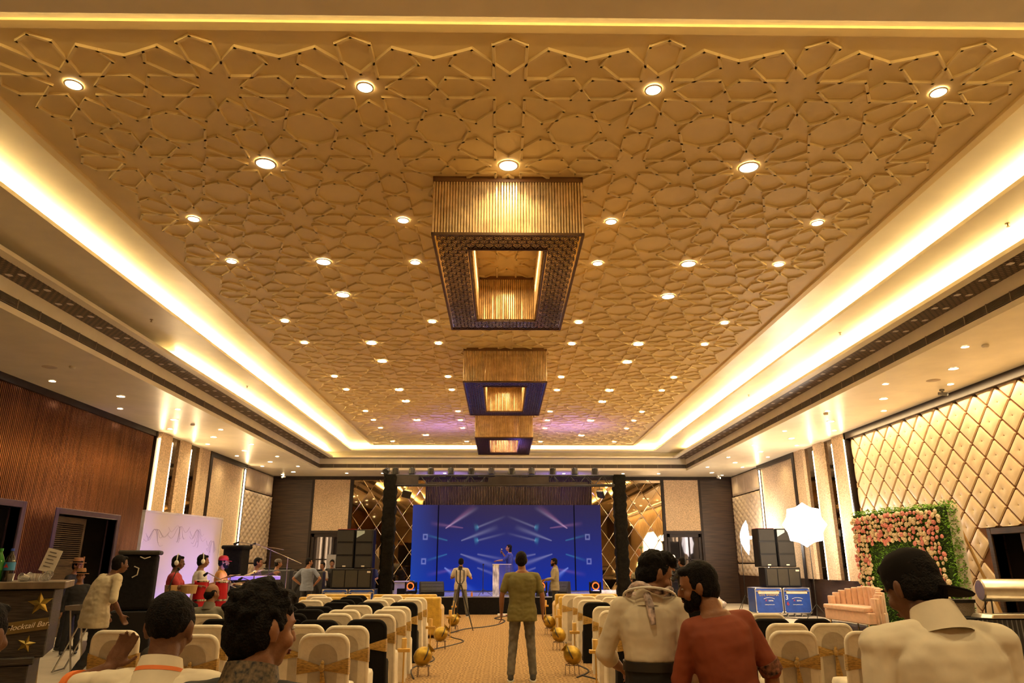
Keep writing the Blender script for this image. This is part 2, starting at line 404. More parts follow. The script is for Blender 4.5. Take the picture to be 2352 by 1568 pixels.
# ================================================================ WALLS
def copper_mat():
    m=bpy.data.materials.new('copper_reeded_panel'); m.use_nodes=True; nt,N,L,b=nodes(m)
    tc=N.new('ShaderNodeTexCoord'); n=N.new('ShaderNodeTexNoise'); n.inputs['Scale'].default_value=2.2; n.inputs['Detail'].default_value=6
    mp=N.new('ShaderNodeMapping'); mp.inputs['Scale'].default_value=(1,5,.35); L.new(tc.outputs['Object'],mp.inputs[0]); L.new(mp.outputs[0],n.inputs['Vector'])
    r=N.new('ShaderNodeValToRGB'); r.color_ramp.elements[0].color=(.075,.030,.016,1); r.color_ramp.elements[1].color=(.150,.062,.030,1); r.color_ramp.elements[0].position=.3;r.color_ramp.elements[1].position=.7
    L.new(n.outputs['Fac'],r.inputs[0]); L.new(r.outputs[0],b.inputs['Base Color']); b.inputs['Metallic'].default_value=.8; b.inputs['Roughness'].default_value=.22
    b.inputs['Anisotropic'].default_value=.5
    return m
copper=copper_mat()
mirror=mat('bronze_mirror',(.50,.36,.20),rough=.03,metal=1,var=.02)
mirdark=mat('dark_bronze_mirror',(.16,.12,.085),rough=.05,metal=1,var=.02)
brass=mat('brass_edge',(.75,.52,.25),rough=.12,metal=1,var=.05)
wallb=mat('plain_wall_backing',(.10,.06,.04),rough=.7)
doors=[('door_1',12.55,15.25,2.70),('door_2',16.55,19.10,2.66)]
# left wall backing with door openings
def wall_with_holes(mb,x0,x1,y0,y1,z1,holes):
    ys=[y0]
    for a,b_,h in holes: 
        mb.bx(x0,x1,ys[-1],a,0,z1); mb.bx(x0,x1,a,b_,h,z1); ys.append(b_)
    mb.bx(x0,x1,ys[-1],y1,0,z1)
wl=MB(); wall_with_holes(wl,XL-.25,XL-.06,YF,YB,ZS+.02,[(a,b_,h) for _,a,b_,h in doors]); WLo=struct(wl.build('wall_left',wallb))
wr=MB(); wall_with_holes(wr,XR+.06,XR+.25,YF,YB,ZS+.02,[(12.4,15.0,2.16)]); WRo=struct(wr.build('wall_right',wallb))
wb=MB(); wb.bx(XL-.2,XR+.2,YB+.06,YB+.25,0,ZS+.02); WBo=struct(wb.build('wall_back',wallb))
wf=MB(); wf.bx(XL-.2,XR+.2,YF-.2,YF,0,ZS+1.2); struct(wf.build('wall_front',fabric))
# corridor boxes behind the openings
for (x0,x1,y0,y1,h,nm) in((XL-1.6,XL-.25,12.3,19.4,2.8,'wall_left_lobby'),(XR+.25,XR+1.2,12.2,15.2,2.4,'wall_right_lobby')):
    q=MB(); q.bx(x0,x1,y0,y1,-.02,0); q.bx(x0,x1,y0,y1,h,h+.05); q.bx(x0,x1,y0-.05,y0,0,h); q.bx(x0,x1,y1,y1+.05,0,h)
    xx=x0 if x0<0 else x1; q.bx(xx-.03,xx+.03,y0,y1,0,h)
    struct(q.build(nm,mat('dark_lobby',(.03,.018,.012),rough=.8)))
# copper reeds: half-round ribs
cp=MB()
def reeds(mb,y0,y1,holes,x,z1,d=.055,sgn=1):
    y=y0
    while y<y1-1e-4:
        z0=0
        for a,b_,h in holes:
            if a-.12<y<b_+.12: z0=h+.12
        seg=[(x,y),(x+sgn*.020,y+d*.15),(x+sgn*.028,y+d*.5),(x+sgn*.020,y+d*.85),(x,y+d)]
        for i in range(4):
            (xa,ya),(xb,yb)=seg[i],seg[i+1]; mb.quad((xa,ya,z0),(xb,yb,z0),(xb,yb,z1),(xa,ya,z1))
        y+=d
reeds(cp,3.0,20.38,[(a,b_,h) for _,a,b_,h in doors],XL-.05,5.08)
o=cp.build('copper_reeds',copper,WLo,smooth=True,auto=60)
q=MB(); q.bx(XL-.06,XL+.03,3.0,20.48,5.06,ZS); q.bx(XL-.06,XL+.05,20.40,20.47,0,ZS); struct(q.build('trim_3',woodv))
q=MB(); wall_with_holes(q,XL-.07,XL-.052,3.0,20.4,5.1,[(a,b_,h) for _,a,b_,h in doors]); q.build('copper_backing',copper,WLo)
def door_frame(nm,xi,y0,y1,h,sgn,m_):
    q=MB(); w_=.13
    q.bx(xi-.25*sgn,xi+.04*sgn,y0-w_,y0,0,h+w_); q.bx(xi-.25*sgn,xi+.04*sgn,y1,y1+w_,0,h+w_); q.bx(xi-.25*sgn,xi+.04*sgn,y0,y1,h,h+w_)
    return struct(q.build(nm,m_,bevel=.01))
doorwood=mat('louvred_door_wood',(.075,.045,.02),rough=.45,var=.25,scale=5,stretch=(1,1,10))
for nm,a,b_,h in doors:
    fr=door_frame(nm,XL-.05,a,b_,h,1,purple)
    if nm=='door_2':
        # louvred leaf standing open on the near half
        q=MB(); M=T(XL-.12,a+.05,0)@RZ(R(4)); yy=1.45
        q.bx(-.045,0,0,.10,0.01,h-.04,M); q.bx(-.045,0,yy-.10,yy,0.01,h-.04,M); q.bx(-.045,0,.1,yy-.1,h-.16,h-.04,M); q.bx(-.045,0,.1,yy-.1,1.55,1.7,M); q.bx(-.045,0,.1,yy-.1,.01,.25,M); q.bx(-.03,-.015,.1,yy-.1,.25,1.55,M)
        z=1.72
        while z<h-.17: q.bx(-.04,-.002,.1,yy-.1,z,z+.022,M@T(0,0,0)); z+=.045
        q.build('door_leaf',doorwood,fr)
        q=MB(); q.bx(XL-.11,XL-.09,a+1.42,a+1.47,.9,1.75); q.build('door_push_plate',mat('orange_wood_plate',(.25,.10,.03),rough=.5),fr)
fr=door_frame('door_3',XR+.05,12.4,15.0,2.16,-1,wood)
q=MB(); q.bx(XR+.12,XR+.16,12.4,14.3,0,2.16); q.build('door_leaf',mat('red_brown_door',(.10,.035,.015),rough=.4,var=.2,scale=3,stretch=(1,1,8)),fr)
# LED strips, fabric columns and mirror bands: same on both walls
def vled(nm,x,y,z0,z1,sgn,lab):
    q=MB(); q.bx(x,x+sgn*.035,y-.022,y+.022,z0,z1); o=q.build(nm,led); return o
stripn=0
for sgn,X,wo,nm in((1,XL,WLo,'left'),(-1,XR,WRo,'right')):
    zb=1.12
    # base wainscot
    q=MB(); q.bx(X-.06*sgn,X+.03*sgn,20.5,YB,0,zb); struct(q.build('baseboard_'+nm,wood))
    q=MB()
    for a,b_ in((20.55,21.28),(22.02,22.64),(23.5,24.18)): q.bx(X-.06*sgn,X+.10*sgn,a,b_,zb,ZS)
    q.build('fabric_column',fabric,wo)
    q=MB()
    for a,b_ in((21.28,22.02),(22.64,23.5)): q.bx(X-.06*sgn,X-.0*sgn,a,b_,zb,ZS)
    q.build('mirror_band',mirdark,wo)
    q=MB(); q.bx(X-.06*sgn,X+.13*sgn,24.18,24.38,0,ZS); q.bx(X-.06*sgn,X+.13*sgn,24.38,27.80,5.06,ZS); q.bx(X-.06*sgn,X+.10*sgn,27.74,27.80,zb,ZS); struct(q.build('trim_%d'%(4 if sgn>0 else 5),woodv))
    q=MB(); q.bx(X-.06*sgn,X+.02*sgn,24.38,27.66,zb if sgn>0 else .25,5.06); q.build('fabric_panel',fabric,wo)
    # tufted panels in the corner
    q=MB()
    for z0,z1 in((4.35,ZS-.04),(1.62+.0,4.30),(zb,1.57)):
        ny=14; nz=max(2,int((z1-z0)/.14)); vs=[];fs=[]
        for a in range(ny*4+1):
            for b_ in range(nz*4+1):
                y=27.95+(31.42-27.95)*a/(ny*4); z=z0+(z1-z0)*b_/(nz*4)
                e=min(a,ny*4-a,b_,nz*4-b_)
                u=a/4.; v=b_/4.
                d=abs(math.sin(PI*(u+v)/1.0*.5))*abs(math.sin(PI*(u-v)*.5))
                h=.05*min(1,e/2.)+ (.045*(d**.5) if z0<4.3 else 0)
                if z0>4.3 and a%14==0: h=.01
                vs.append((X-.06*sgn+sgn*(.05+h),y,z))
        for a in range(ny*4):
            for b_ in range(nz*4):
                k=a*(nz*4+1)+b_; fs.append((k,k+1,k+nz*4+2,k+nz*4+1))
        q.add(vs,fs)
    q.build('tufted_panel',tuft,wo,smooth=True,auto=80)
    for y in(20.52,21.33,22.69,27.70):
        zz0=zb
        o=vled('vertical_led_strip',X+(.06 if y>21 else .06)*sgn,y,zz0,5.02,sgn,''); o.parent=wo; o['label']='glowing warm white vertical LED strip'
        lamp_area('led_strip_light',(X+.12*sgn,y,(zz0+5.1)/2),(0,-PI/2*sgn,0) if False else (0,PI/2*sgn*-1,0),3.9,.05,16,(1,.68,.36))
# ---- diamond tufted wall on the right
diam=MB(); brs=MB()
y0d,y1d,z0d,z1d=2.8,20.30,0,5.05; pw,ph=.69,.68
def clip(poly,f):
    out=[]
    for i in range(len(poly)):
        a,b_=poly[i],poly[(i+1)%len(poly)]; fa,fb=f(a),f(b_)
        if fa>=0: out.append(a)
        if fa*fb<0:
            t_=fa/(fa-fb); out.append((a[0]+(b_[0]-a[0])*t_,a[1]+(b_[1]-a[1])*t_))
    return out
rows=int((z1d-z0d)/(ph/2))+3
for r_ in range(-1,rows):
    zc=z1d-r_*ph/2
    n_=int((y1d-y0d)/pw)+3
    for i in range(-1,n_):
        yc=20.24-i*pw-(0 if r_%2 else pw/2)
        if r_<0 and False: continue
        p0=[(yc,zc-ph/2),(yc+pw/2,zc),(yc,zc+ph/2),(yc-pw/2,zc)]
        g_=.03
        levels=[]
        for k,(sc,hh) in enumerate(((1-g_*3.7,-.005),(1-g_*3.9,.024),(.86,.046),(.6,.056),(.24,.056),(.07,.048),(.02,.026))):
            poly=[]
            # rounded diamond with 4 subdivisions an edge
            for e in range(4):
                a,b_=p0[e],p0[(e+1)%4]
                for s_ in range(4):
                    t_=s_/4; poly.append((yc+(a[0]+(b_[0]-a[0])*t_-yc)*sc, zc+(a[1]+(b_[1]-a[1])*t_-zc)*sc))
            levels.append((poly,hh))
        if yc-pw/2>y1d or yc+pw/2<y0d or zc-ph/2>z1d or zc+ph/2<0: continue
        if yc>12.4+pw*.4 and yc<15.0-pw*.4 and zc<2.0-ph*.4: continue
        vs=[];fs=[]
        for poly,hh in levels:
            for a,b_ in poly:
                a2=min(max(a,y0d),y1d); b2=min(max(b_,z0d),z1d); vs.append((XR+.055-hh,a2,b2))
        for k in range(len(levels)-1):
            for s_ in range(16): fs.append((k*16+s_,k*16+(s_+1)%16,(k+1)*16+(s_+1)%16,(k+1)*16+s_))
        fs.append(tuple((len(levels)-1)*16+s_ for s_ in range(16)))
        if yc>12.3 and yc<15.1 and zc<2.16+ph*.45:
            vs=[(a,b_,max(c_,2.3)) for a,b_,c_ in vs]
        diam.add(vs,fs)
diam.build('diamond_cushions',mat('cream_diamond_leather',(.74,.58,.38),rough=.38,var=.03,scale=4,bump=.05,bscale=25),WRo,smooth=True,auto=50)
q=MB(); wall_with_holes(q,XR+.045,XR+.06,2.8,20.4,5.1,[(12.4,15.0,2.16)]); q.build('diamond_backing',mat('copper_gap_strip',(.20,.085,.035),rough=.25,metal=.6),WRo)
q=MB(); q.bx(XR-.10,XR+.06,3.0,20.5,5.02,ZS); q.bx(XR-.10,XR+.06,20.40,20.47,0,ZS); struct(q.build('trim_6',woodv))
# glow cove of the diamond wall: warm tape tucked behind the top frame shines down
lamp_area('diamond_wall_glow',(XR-.30,12.0,5.12),(0,R(-14),0),.08,16.5,105,(1,.70,.34))
# ---- back wall
q=MB()
for a,b_ in((XL,-8.16),(8.62,XR)): q.bx(a,b_,YB-.0,YB+.06,0,5.1)
q.build('wood_panel',mat('brown_veneer',(.040,.019,.009),rough=.42,var=.3,scale=2.5,stretch=(.6,1,16)),WBo)
q=MB(); q.bx(XL,XR,YB-.05,YB+.06,5.06,ZS)
for a,b_ in((-8.2,-8.10),(-6.56,-6.42),(6.92,7.04),(8.54,8.64)): q.bx(a,b_,YB-.06,YB+.06,0,5.1)
for a,b_ in((-8.1,-6.56),(7.04,8.54)): q.bx(a,b_,YB-.05,YB+.06,2.80,2.92)
struct(q.build('trim_7',woodv))
q=MB()
for a,b_ in((-8.1,-6.56),(7.04,8.54)): q.bx(a,b_,YB-.03,YB+.06,2.92,5.06)
q.build('fabric_panel',fabric,WBo)
for n_,(a,b_) in enumerate(((-8.05,-6.6),(7.08,8.50))):
    q=MB(); q.bx(a,a+.1,YB-.02,YB+.05,0,2.8); q.bx(b_-.1,b_,YB-.02,YB+.05,0,2.8); q.bx(a,b_,YB-.02,YB+.05,2.66,2.8)
    for k in(1,2): xx=a+.1+(b_-a-.2)*k/3; q.bx(xx-.025,xx+.025,YB-.015,YB+.03,0,2.7)
    for z in(.85,1.75): q.bx(a,b_,YB-.015,YB+.03,z-.025,z+.025)
    fr=struct(q.build('window_%d'%(n_+1),woodv))
    q=MB(); q.bx(a,b_,YB+.03,YB+.05,0,2.7); q.build('pane',mat('dark_glass',(.05,.045,.05),rough=.04,metal=.6,var=.02),fr)
# mirror tiles, each tilted a little, with bright bevels
mt=MB(); bv=MB()
dr=random.Random(3)
for a,b_ in((-6.42,-3.30),(3.86,6.92)):
    pw2,ph2=.72,1.02
    nx=int((b_-a)/pw2)+2; nz=int(5.1/(ph2/2))+2
    for r_ in range(-1,nz):
        zc=r_*ph2/2
        for i in range(-1,nx):
            xc=a+i*pw2+(pw2/2 if r_%2 else 0)
            p0=[(xc,zc-ph2/2),(xc+pw2/2,zc),(xc,zc+ph2/2),(xc-pw2/2,zc)]
            poly=p0
            for fn in(lambda p:p[0]-a,lambda p:b_-p[0],lambda p:p[1],lambda p:5.06-p[1]):
                poly=clip(poly,fn)
                if len(poly)<3: break
            if len(poly)<3: continue
            tx,tz=dr.uniform(-.012,.012),dr.uniform(-.012,.012)
            fy=lambda x,z:YB+.01+(x-xc)*tx+(z-zc)*tz
            n_=len(poly); mx=sum(p[0] for p in poly)/n_; mz=sum(p[1] for p in poly)/n_
            inn=[]
            for p in poly:
                d=math.hypot(p[0]-mx,p[1]-mz)+1e-6; k=max(0,1-.022/d); inn.append((mx+(p[0]-mx)*k,mz+(p[1]-mz)*k))
            mt.add([(x,fy(x,z)-.004,z) for x,z in inn],[tuple(range(n_))])
            bv.add([(x,fy(x,z)+.006,z) for x,z in poly]+[(x,fy(x,z)-.004,z) for x,z in inn],[(i_,(i_+1)%n_,n_+(i_+1)%n_,n_+i_) for i_ in range(n_)])
mt.build('mirror_tiles',mirror,WBo); bv.build('mirror_bevels',mat('bright_bevel',(.85,.70,.5),rough=.18,metal=1),WBo)
q=MB()
x=-3.30
while x<3.86:
    sg=[(x,YB-.0),(x+.012,YB-.03),(x+.03,YB-.036),(x+.048,YB-.03),(x+.06,YB)]
    for i in range(4): q.quad((sg[i][0],sg[i][1],0),(sg[i+1][0],sg[i+1][1],0),(sg[i+1][0],sg[i+1][1],5.08),(sg[i][0],sg[i][1],5.08))
    x+=.07
q.build('reeded_panel',mat('brown_reeded_metal',(.055,.030,.032),rough=.28,metal=.5),WBo,smooth=True,auto=60)
# sockets on the right wainscot
for y,z,lb in((22.6,.42,'white wall socket beside the pink sofa'),(30.3,.35,'white wall socket in the far right corner')):
    t=thing('wall_socket',lb,'wall socket',(XR-.035,y,z)); q=MB(); q.bx(0,-.012,-.09,.09,-.06,.06); q.build('plate',whp,t,bevel=.004); q=MB(); q.bx(-.012,-.018,-.06,-.02,-.03,.03); q.bx(-.012,-.018,.02,.06,-.03,.03); q.build('switch',whp,t)
# ================================================================ CHANDELIERS
gold=mat('gold_rod_glass',(.80,.60,.33),rough=.22,metal=.4,var=.12,scale=9,bump=0)
brz=mat('bronze_fretwork',(.10,.05,.018),rough=.4,metal=.3,var=.1)
def make_chandelier():
    t=thing('chandelier','x','chandelier'); HXc,HY=.92,1.83; H=.775; IX,IY=.46,1.36
    q=MB(); ring(q,-HXc+.08,HXc-.08,-HY+.08,HY-.08,-HXc,HXc,-HY,HY,-.07); q.bx(-HXc,HXc,-HY,-HY+.03,-.07,0); q.bx(-HXc,HXc,HY-.03,HY,-.07,0); q.bx(-HXc,-HXc+.03,-HY,HY,-.07,0); q.bx(HXc-.03,HXc,-HY,HY,-.07,0)
    q.bx(-IX-.02,IX+.02,-IY-.02,-IY,-.07,0);q.bx(-IX-.02,IX+.02,IY,IY+.02,-.07,0);q.bx(-IX-.02,-IX,-IY,IY,-.07,0);q.bx(IX,IX+.02,-IY,IY,-.07,0)
    q.build('ceiling_frame',mat('chandelier_brown_frame',(.20,.10,.045),rough=.4),t)
    rods=MB(); rods2=MB(); rr=random.Random(5)
    def row(rods,x0,y0,x1,y1):
        L_=math.hypot(x1-x0,y1-y0); n=int(L_/.034); 
        for i in range(n+1):
            t_=i/n; x=x0+(x1-x0)*t_; y=y0+(y1-y0)*t_; w_=.0145; a=rr.uniform(-.12,.12)
            vs=[]; k=6
            for zz in(-.065,-H+.02):
                for s_ in range(k): vs.append((x+w_*math.cos(a+s_*2*PI/k),y+w_*math.sin(a+s_*2*PI/k),zz))
            rods.add(vs,[(s_,(s_+1)%k,k+(s_+1)%k,k+s_) for s_ in range(k)])
    for (a,b_,c_,d_) in((-HXc+.02,-HY+.02,HXc-.02,-HY+.02),(-HXc+.02,HY-.02,HXc-.02,HY-.02),(-HXc+.02,-HY+.02,-HXc+.02,HY-.02),(HXc-.02,-HY+.02,HXc-.02,HY-.02),(-IX,-IY,IX,-IY),(-IX,IY,IX,IY),(-IX,-IY,-IX,IY),(IX,-IY,IX,IY)): row(rods if abs(b_)>1.5 or abs(a)>.6 else rods2,a,b_,c_,d_)
    rods.build('outer_gold_rods',gold,t); rods2.build('inner_gold_rods',gold,t)
    # fretwork underside: mirrored plate with raised petal lattice
    q=MB(); ring(q,-IX-.02,IX+.02,-IY-.02,IY+.02,-HXc,HXc,-HY,HY,-H+.006); 
    q.build('mirror_plate',mat('chandelier_mirror',(.85,.68,.46),rough=.13,metal=1),t)
    fr=MB(); s_=.115
    def inside(x,y): return (abs(x)<HXc-.02 and abs(y)<HY-.02) and not(abs(x)<IX+.03 and abs(y)<IY+.03)
    pts=[]; i=-9
    h3=s_*.866*1.0
    ny=int(HY/h3)+1; nx=int(HXc/s_)+2
    for j in range(-ny,ny+1):
        for i in range(-nx,nx+1):
            x=i*s_*1.0+(s_/2 if j%2 else 0); y=j*h3
            for a in(0,PI/3,2*PI/3):
                x2=x+s_*math.cos(a); y2=y+s_*math.sin(a)
                if inside(x,y) and inside(x2,y2):
                    mx,my=(x+x2)/2,(y+y2)/2; nx_,ny_=-math.sin(a),math.cos(a)
                    for sg in(-1,1):
                        # petal: two bowed thin strips
                        p=[]; 
                        for u in(0,.25,.5,.75,1):
                            bw=sg*.020*math.sin(PI*u); p.append((x+(x2-x)*u+nx_*bw,y+(y2-y)*u+ny_*bw))
                        for k in range(4):
                            (ax,ay),(bx_,by_)=p[k],p[k+1]; wd=.0065
                            fr.add([(ax-nx_*wd,ay-ny_*wd,-H-.004),(ax+nx_*wd,ay+ny_*wd,-H-.004),(bx_+nx_*wd,by_+ny_*wd,-H-.004),(bx_-nx_*wd,by_-ny_*wd,-H-.004)],[(0,1,2,3)])
    for (x0,x1,y0,y1) in((-HXc,HXc,-HY,-HY+.03),(-HXc,HXc,HY-.03,HY),(-HXc,-HXc+.03,-HY,HY),(HXc-.03,HXc,-HY,HY),(-IX-.04,IX+.04,-IY-.04,-IY-.015),(-IX-.04,IX+.04,IY+.015,IY+.04),(-IX-.04,-IX-.015,-IY,IY),(IX+.015,IX+.04,-IY,IY)): fr.bx(x0,x1,y0,y1,-H-.012,-H+.02)
    fr.build('fretwork',brz,t)
    return t
chn=[(9.62,'nearest of the three large rectangular gold rod chandeliers'),(16.93,'middle of the three rectangular gold rod chandeliers'),(24.15,'rectangular gold rod chandelier closest to the stage')]
ch0=make_chandelier()
for i,(y,lb) in enumerate(chn):
    if i==0: ch0.location=(CX,y,6.14); ch0['label']=lb; ch0['group']='rectangular gold chandeliers'
    else: dup(ch0,(CX,y,6.14),0,lb,'rectangular gold chandeliers')
    lamp_area('chandelier_lamp',(CX,y,5.9),(0,0,0),.25,2.2,12,(1,.66,.3))
# ================================================================ STAGE
blackcloth=mat('black_cloth',(.006,.005,.005),spec=.2,rough=.85,var=.2,scale=20,bump=.3,bscale=30)
blackmetal=mat('black_metal',(.015,.014,.014),rough=.4)
blackpl=mat('black_plastic',(.009,.008,.008),rough=.5,spec=.25)
grillem=mat('speaker_grille',(.013,.011,.008),rough=.6,bump=.3,bscale=300)
chrome=mat('chrome',(.75,.72,.68),rough=.15,metal=1)
steel=mat('brushed_steel',(.55,.53,.50),rough=.3,metal=1,var=.05)
white=mat('white_paint',(.75,.72,.68),rough=.5)
st=thing('stage','low black fronted stage with a glossy blue lit deck under the screen','stage',(0.05,24.7,0))
q=MB(); q.bx(-4.4,4.5,.02,6.7,0,.53); q.build('front_skirt',blackcloth,st)
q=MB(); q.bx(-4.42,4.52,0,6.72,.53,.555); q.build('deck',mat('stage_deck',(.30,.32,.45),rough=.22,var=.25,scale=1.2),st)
# ---- LED screen with its picture (emissive content computed per vertex)
SX0,SX1,SZ0,SZ1=-3.55,3.95,.58,3.83
sc=thing('led_screen','wide blue LED screen showing crossing light beams at the back of the stage','screen',((SX0+SX1)/2,29.3,SZ0))
hw=(SX1-SX0)/2; hh=SZ1-SZ0
q=MB(); q.bx(-hw,hw,.01,.14,0,hh); q.build('cabinet',blackpl,sc)
def screen_content():
    nx,nz=440,190; px0,px1,py0,py1=945,1383,1160,1357
    def seg(x,y,a,b,w0,w1,col,st_):
        (x0,y0),(x1,y1)=a,b; dx,dy=x1-x0,y1-y0; L2=dx*dx+dy*dy; t=((x-x0)*dx+(y-y0)*dy)/L2
        if t<-.02 or t>1: return None
        d=abs((x-x0)*dy-(y-y0)*dx)/math.sqrt(L2); w_=w0+(w1-w0)*max(t,0)
        k=math.exp(-(d/w_)**2)*st_*(1-max(t,0))**.8
        return (col[0]*k,col[1]*k,col[2]*k)
    wh=(.26,.25,.32); cy=(.05,.26,.32); pk=(.26,.10,.15); bl=(.08,.14,.40)
    S=[]
    def both(a,b,w0,w1,col,s):
        S.append((a,b,w0,w1,col,s)); m=lambda p:(2*1163.5-p[0],p[1]); S.append((m(a),m(b),w0,w1,col,s))
    both((1024,1214),(1092,1162),1.2,7,pk,1.2); both((1024,1214),(1100,1164),1,4,wh,.7); both((1061,1214),(985,1203),1,5,pk,.9)
    both((1098,1212),(1163,1186),2,2.6,wh,.55); both((1098,1212),(1088,1214),4,8,cy,.9)
    both((1061,1243),(1145,1211),1.2,6,wh,.8); both((1098,1243),(1163,1226),2,2.6,wh,.5); both((1098,1242),(1088,1244),4,8,cy,1.0)
    both((1026,1243),(975,1230),1.2,3,cy,.6); both((972,1236),(982,1236),3,3,wh,.0)
    both((1060,1275),(1150,1306),1.2,7,wh,.8); both((1098,1275),(1163,1288),1.5,4,wh,.6)
    both((1026,1275),(978,1290),1.2,3,cy,.6); both((1023,1306),(1070,1345),1.5,9,bl,.9); both((1023,1306),(1060,1330),1.2,5,wh,.6)
    both((1060,1306),(980,1322),1.2,5,pk,.5); both((1098,1306),(1163,1330),1.5,5,wh,.5); both((1072,1345),(1100,1370),4,12,bl,.4)
    boxes=[(976,1235),(974,1291),(2*1163.5-976,1235),(2*1163.5-974,1291)]
    vs=[];fs=[];cols=[]
    for j in range(nz+1):
        y=py1+(py0-py1)*j/nz; v=j/nz
        for i in range(nx+1):
            x=px0+(px1-px0)*i/nx; u=i/nx
            base=[.004+.034*v, .033-.008*v, .09+.36*(1-v)**1.4]
            e=max(0,1-u/.14)
            base[0]+=.005*e; base[1]+=.03*e; base[2]+=.20*e*(.3+.7*v)
            if v>.5: k=(v-.5)*.025*math.exp(-((u-.5)/.3)**2*2); base[0]+=k*1.0; base[1]+=k*.5
            c=base[:]
            for s in S:
                r_=seg(x,y,*s)
                if r_: c=[c[q_]+r_[q_] for q_ in range(3)]
            for bx_,by_ in boxes:
                d=max(abs(x-bx_),abs(y-by_)*.8); k=math.exp(-((d-4.2)/1.2)**2)*.35; c=[c[0]+k*.6,c[1]+k*.6,c[2]+k]
            if abs(x-1005)<1.6 or abs(x-1321)<1.6: c=[.002,.002,.012]
            vs.append((-hw+2*hw*u,0,hh*v)); cols.append(c)
    for j in range(nz):
        for i in range(nx):
            a=j*(nx+1)+i; fs.append((a,a+1,a+nx+2,a+nx+1))
    m=bpy.data.materials.new('led_screen_picture'); m.use_nodes=True; nt,N,L,b=nodes(m)
    at=N.new('ShaderNodeAttribute'); at.attribute_name='picture'
    b.inputs['Base Color'].default_value=(.003,.003,.004,1); b.inputs['Roughness'].default_value=.6; b.inputs['Specular IOR Level'].default_value=.03
    L.new(at.outputs['Color'],b.inputs['Emission Color']); b.inputs['Emission Strength'].default_value=SCREEN_E
    q=MB(); q.v=vs;q.f=fs;q.mi=[0]*len(fs); o=q.build('screen_picture',m,sc)
    ca=o.data.color_attributes.new('picture','FLOAT_COLOR','POINT')
    flat=[]
    for c in cols: flat+=[c[0],c[1],c[2],1]
    ca.data.foreach_set('color',flat)
SCREEN_E=.33
screen_content()
for x in(-2.4,2.6): lamp_spot('added_wall_wash',(x,30.1,3.75),(R(150),0,0),55,angle=120,color=(.30,.20,1.0),blend=1,radius=.1)  # unseen lamps added behind the screen to wash the wall purple
# ---- truss
tr=thing('lighting_truss','black draped goal post truss standing at the front of the stage','truss',(0.1,24.45,0))
def drape(mb,x0,x1,y0,y1,z0,z1,seed):
    r_=random.Random(seed); n=8; cols=28; lv=40; vs=[];fs=[]
    cx,cy=(x0+x1)/2,(y0+y1)/2
    for k in range(lv+1):
        z=z0+(z1-z0)*k/lv
        for i in range(cols):
            a=2*PI*i/cols; sx=max(-1,min(1,1.35*math.cos(a)))*(x1-x0)/2; sy=max(-1,min(1,1.35*math.sin(a)))*(y1-y0)/2
            w_=1+.09*math.sin(z*21+math.sin(a*2+seed)*2.5)+.05*math.sin(z*47+a*3); vs.append((cx+sx*w_,cy+sy*w_,z))
    for k in range(lv):
        for i in range(cols): fs.append((k*cols+i,k*cols+(i+1)%cols,(k+1)*cols+(i+1)%cols,(k+1)*cols+i))
    mb.add(vs,fs)
for x0,x1,sd in((-4.05,-3.64,1),(3.66,4.06,5)):
    q=MB(); drape(q,x0,x1,-.20,.2,0.0,4.45,sd); q.build('draped_post',mat('ruched_black_cloth',(.006,.005,.003),rough=.9,spec=.15,var=.3,scale=14,bump=.5,bscale=22),tr,smooth=True,auto=80)
q=MB()
for y in(-.15,.15):
    for z in(4.10,4.42): q.tube([(-3.9,y,z),(3.9,y,z)],.025,8)
x=-3.7
while x<3.7:
    for y in(-.15,.15): q.tube([(x,y,4.1),(x+.28,y,4.42)],.012,6); q.tube([(x+.28,y,4.42),(x+.56,y,4.1)],.012,6)
    q.tube([(x,-.15,4.42),(x,.15,4.42)],.012,6); q.tube([(x,-.15,4.1),(x,.15,4.1)],.012,6); x+=.56
q.build('box_truss',blackmetal,tr)
q=MB(); q.bx(-3.7,-2.9,-.17,-.16,4.12,4.42); 
n=40
for i in range(n):
    a=-3.7+i*7.4/n; b_=a+7.4/n; f=lambda x:4.40-.045*math.sin((x+3.7)/1.23*PI)**2
    g_=lambda x:4.06+ .02*math.sin(x*3)+(.05*math.exp(-((x+3.3)/.5)**2))
    q.quad((a,-.165,g_(a)),(b_,-.165,g_(b_)),(b_,-.17,4.20 if abs(a)<2.6 else 4.14),(a,-.17,4.20 if abs(a)<2.6 else 4.14))
    if -.7<a<1.4: q.quad((a,-.168,4.14),(b_,-.168,4.14),(b_,-.168,f(b_)),(a,-.168,f(a)))
q.build('valance_cloth',mat('valance_black',(.028,.020,.016),rough=.6,var=.2,scale=4),tr)
# ---- par lights on the truss
lens_blue=mat('blue_lens',(.02,.05,.3),emit=(.05,.16,1.0),es=7)
def par_light(lb,x,z,tilt,on,first=[None]):
    t=thing('stage_par_light',lb,'stage light',(x,24.55,z),0,'par lights along the top of the truss')
    M=RX(tilt)
    q=MB(); q.lathe([(.03,.13),(.075,.11),(.10,.03),(.105,-.10),(.09,-.10)],16,M); q.build('housing',blackmetal,t,smooth=True)
    q=MB(); q.lathe([(0.001,-.085),(.092,-.085)],16,M); q.build('lens',lens_blue if on else mat('dark_lens',(.03,.03,.05),rough=.1),t)
    q=MB(); q.tube([(-.125,0,-.02),(-.125,0,-.14),(.125,0,-.14),(.125,0,-.02)],.009,6); q.build('yoke',blackmetal,t)
    q=MB(); 
    for k in range(6): a=k*PI/3; q.box(.095*math.cos(a),.095*math.sin(a),.06,.018,.018,.10,M)
    q.build('cooling_fin',blackmetal,t)
    return t
pos=[-3.92,-3.62,-3.06,-2.42,-1.74,-1.04,-.36,.33,1.01,1.73,2.48,3.17]
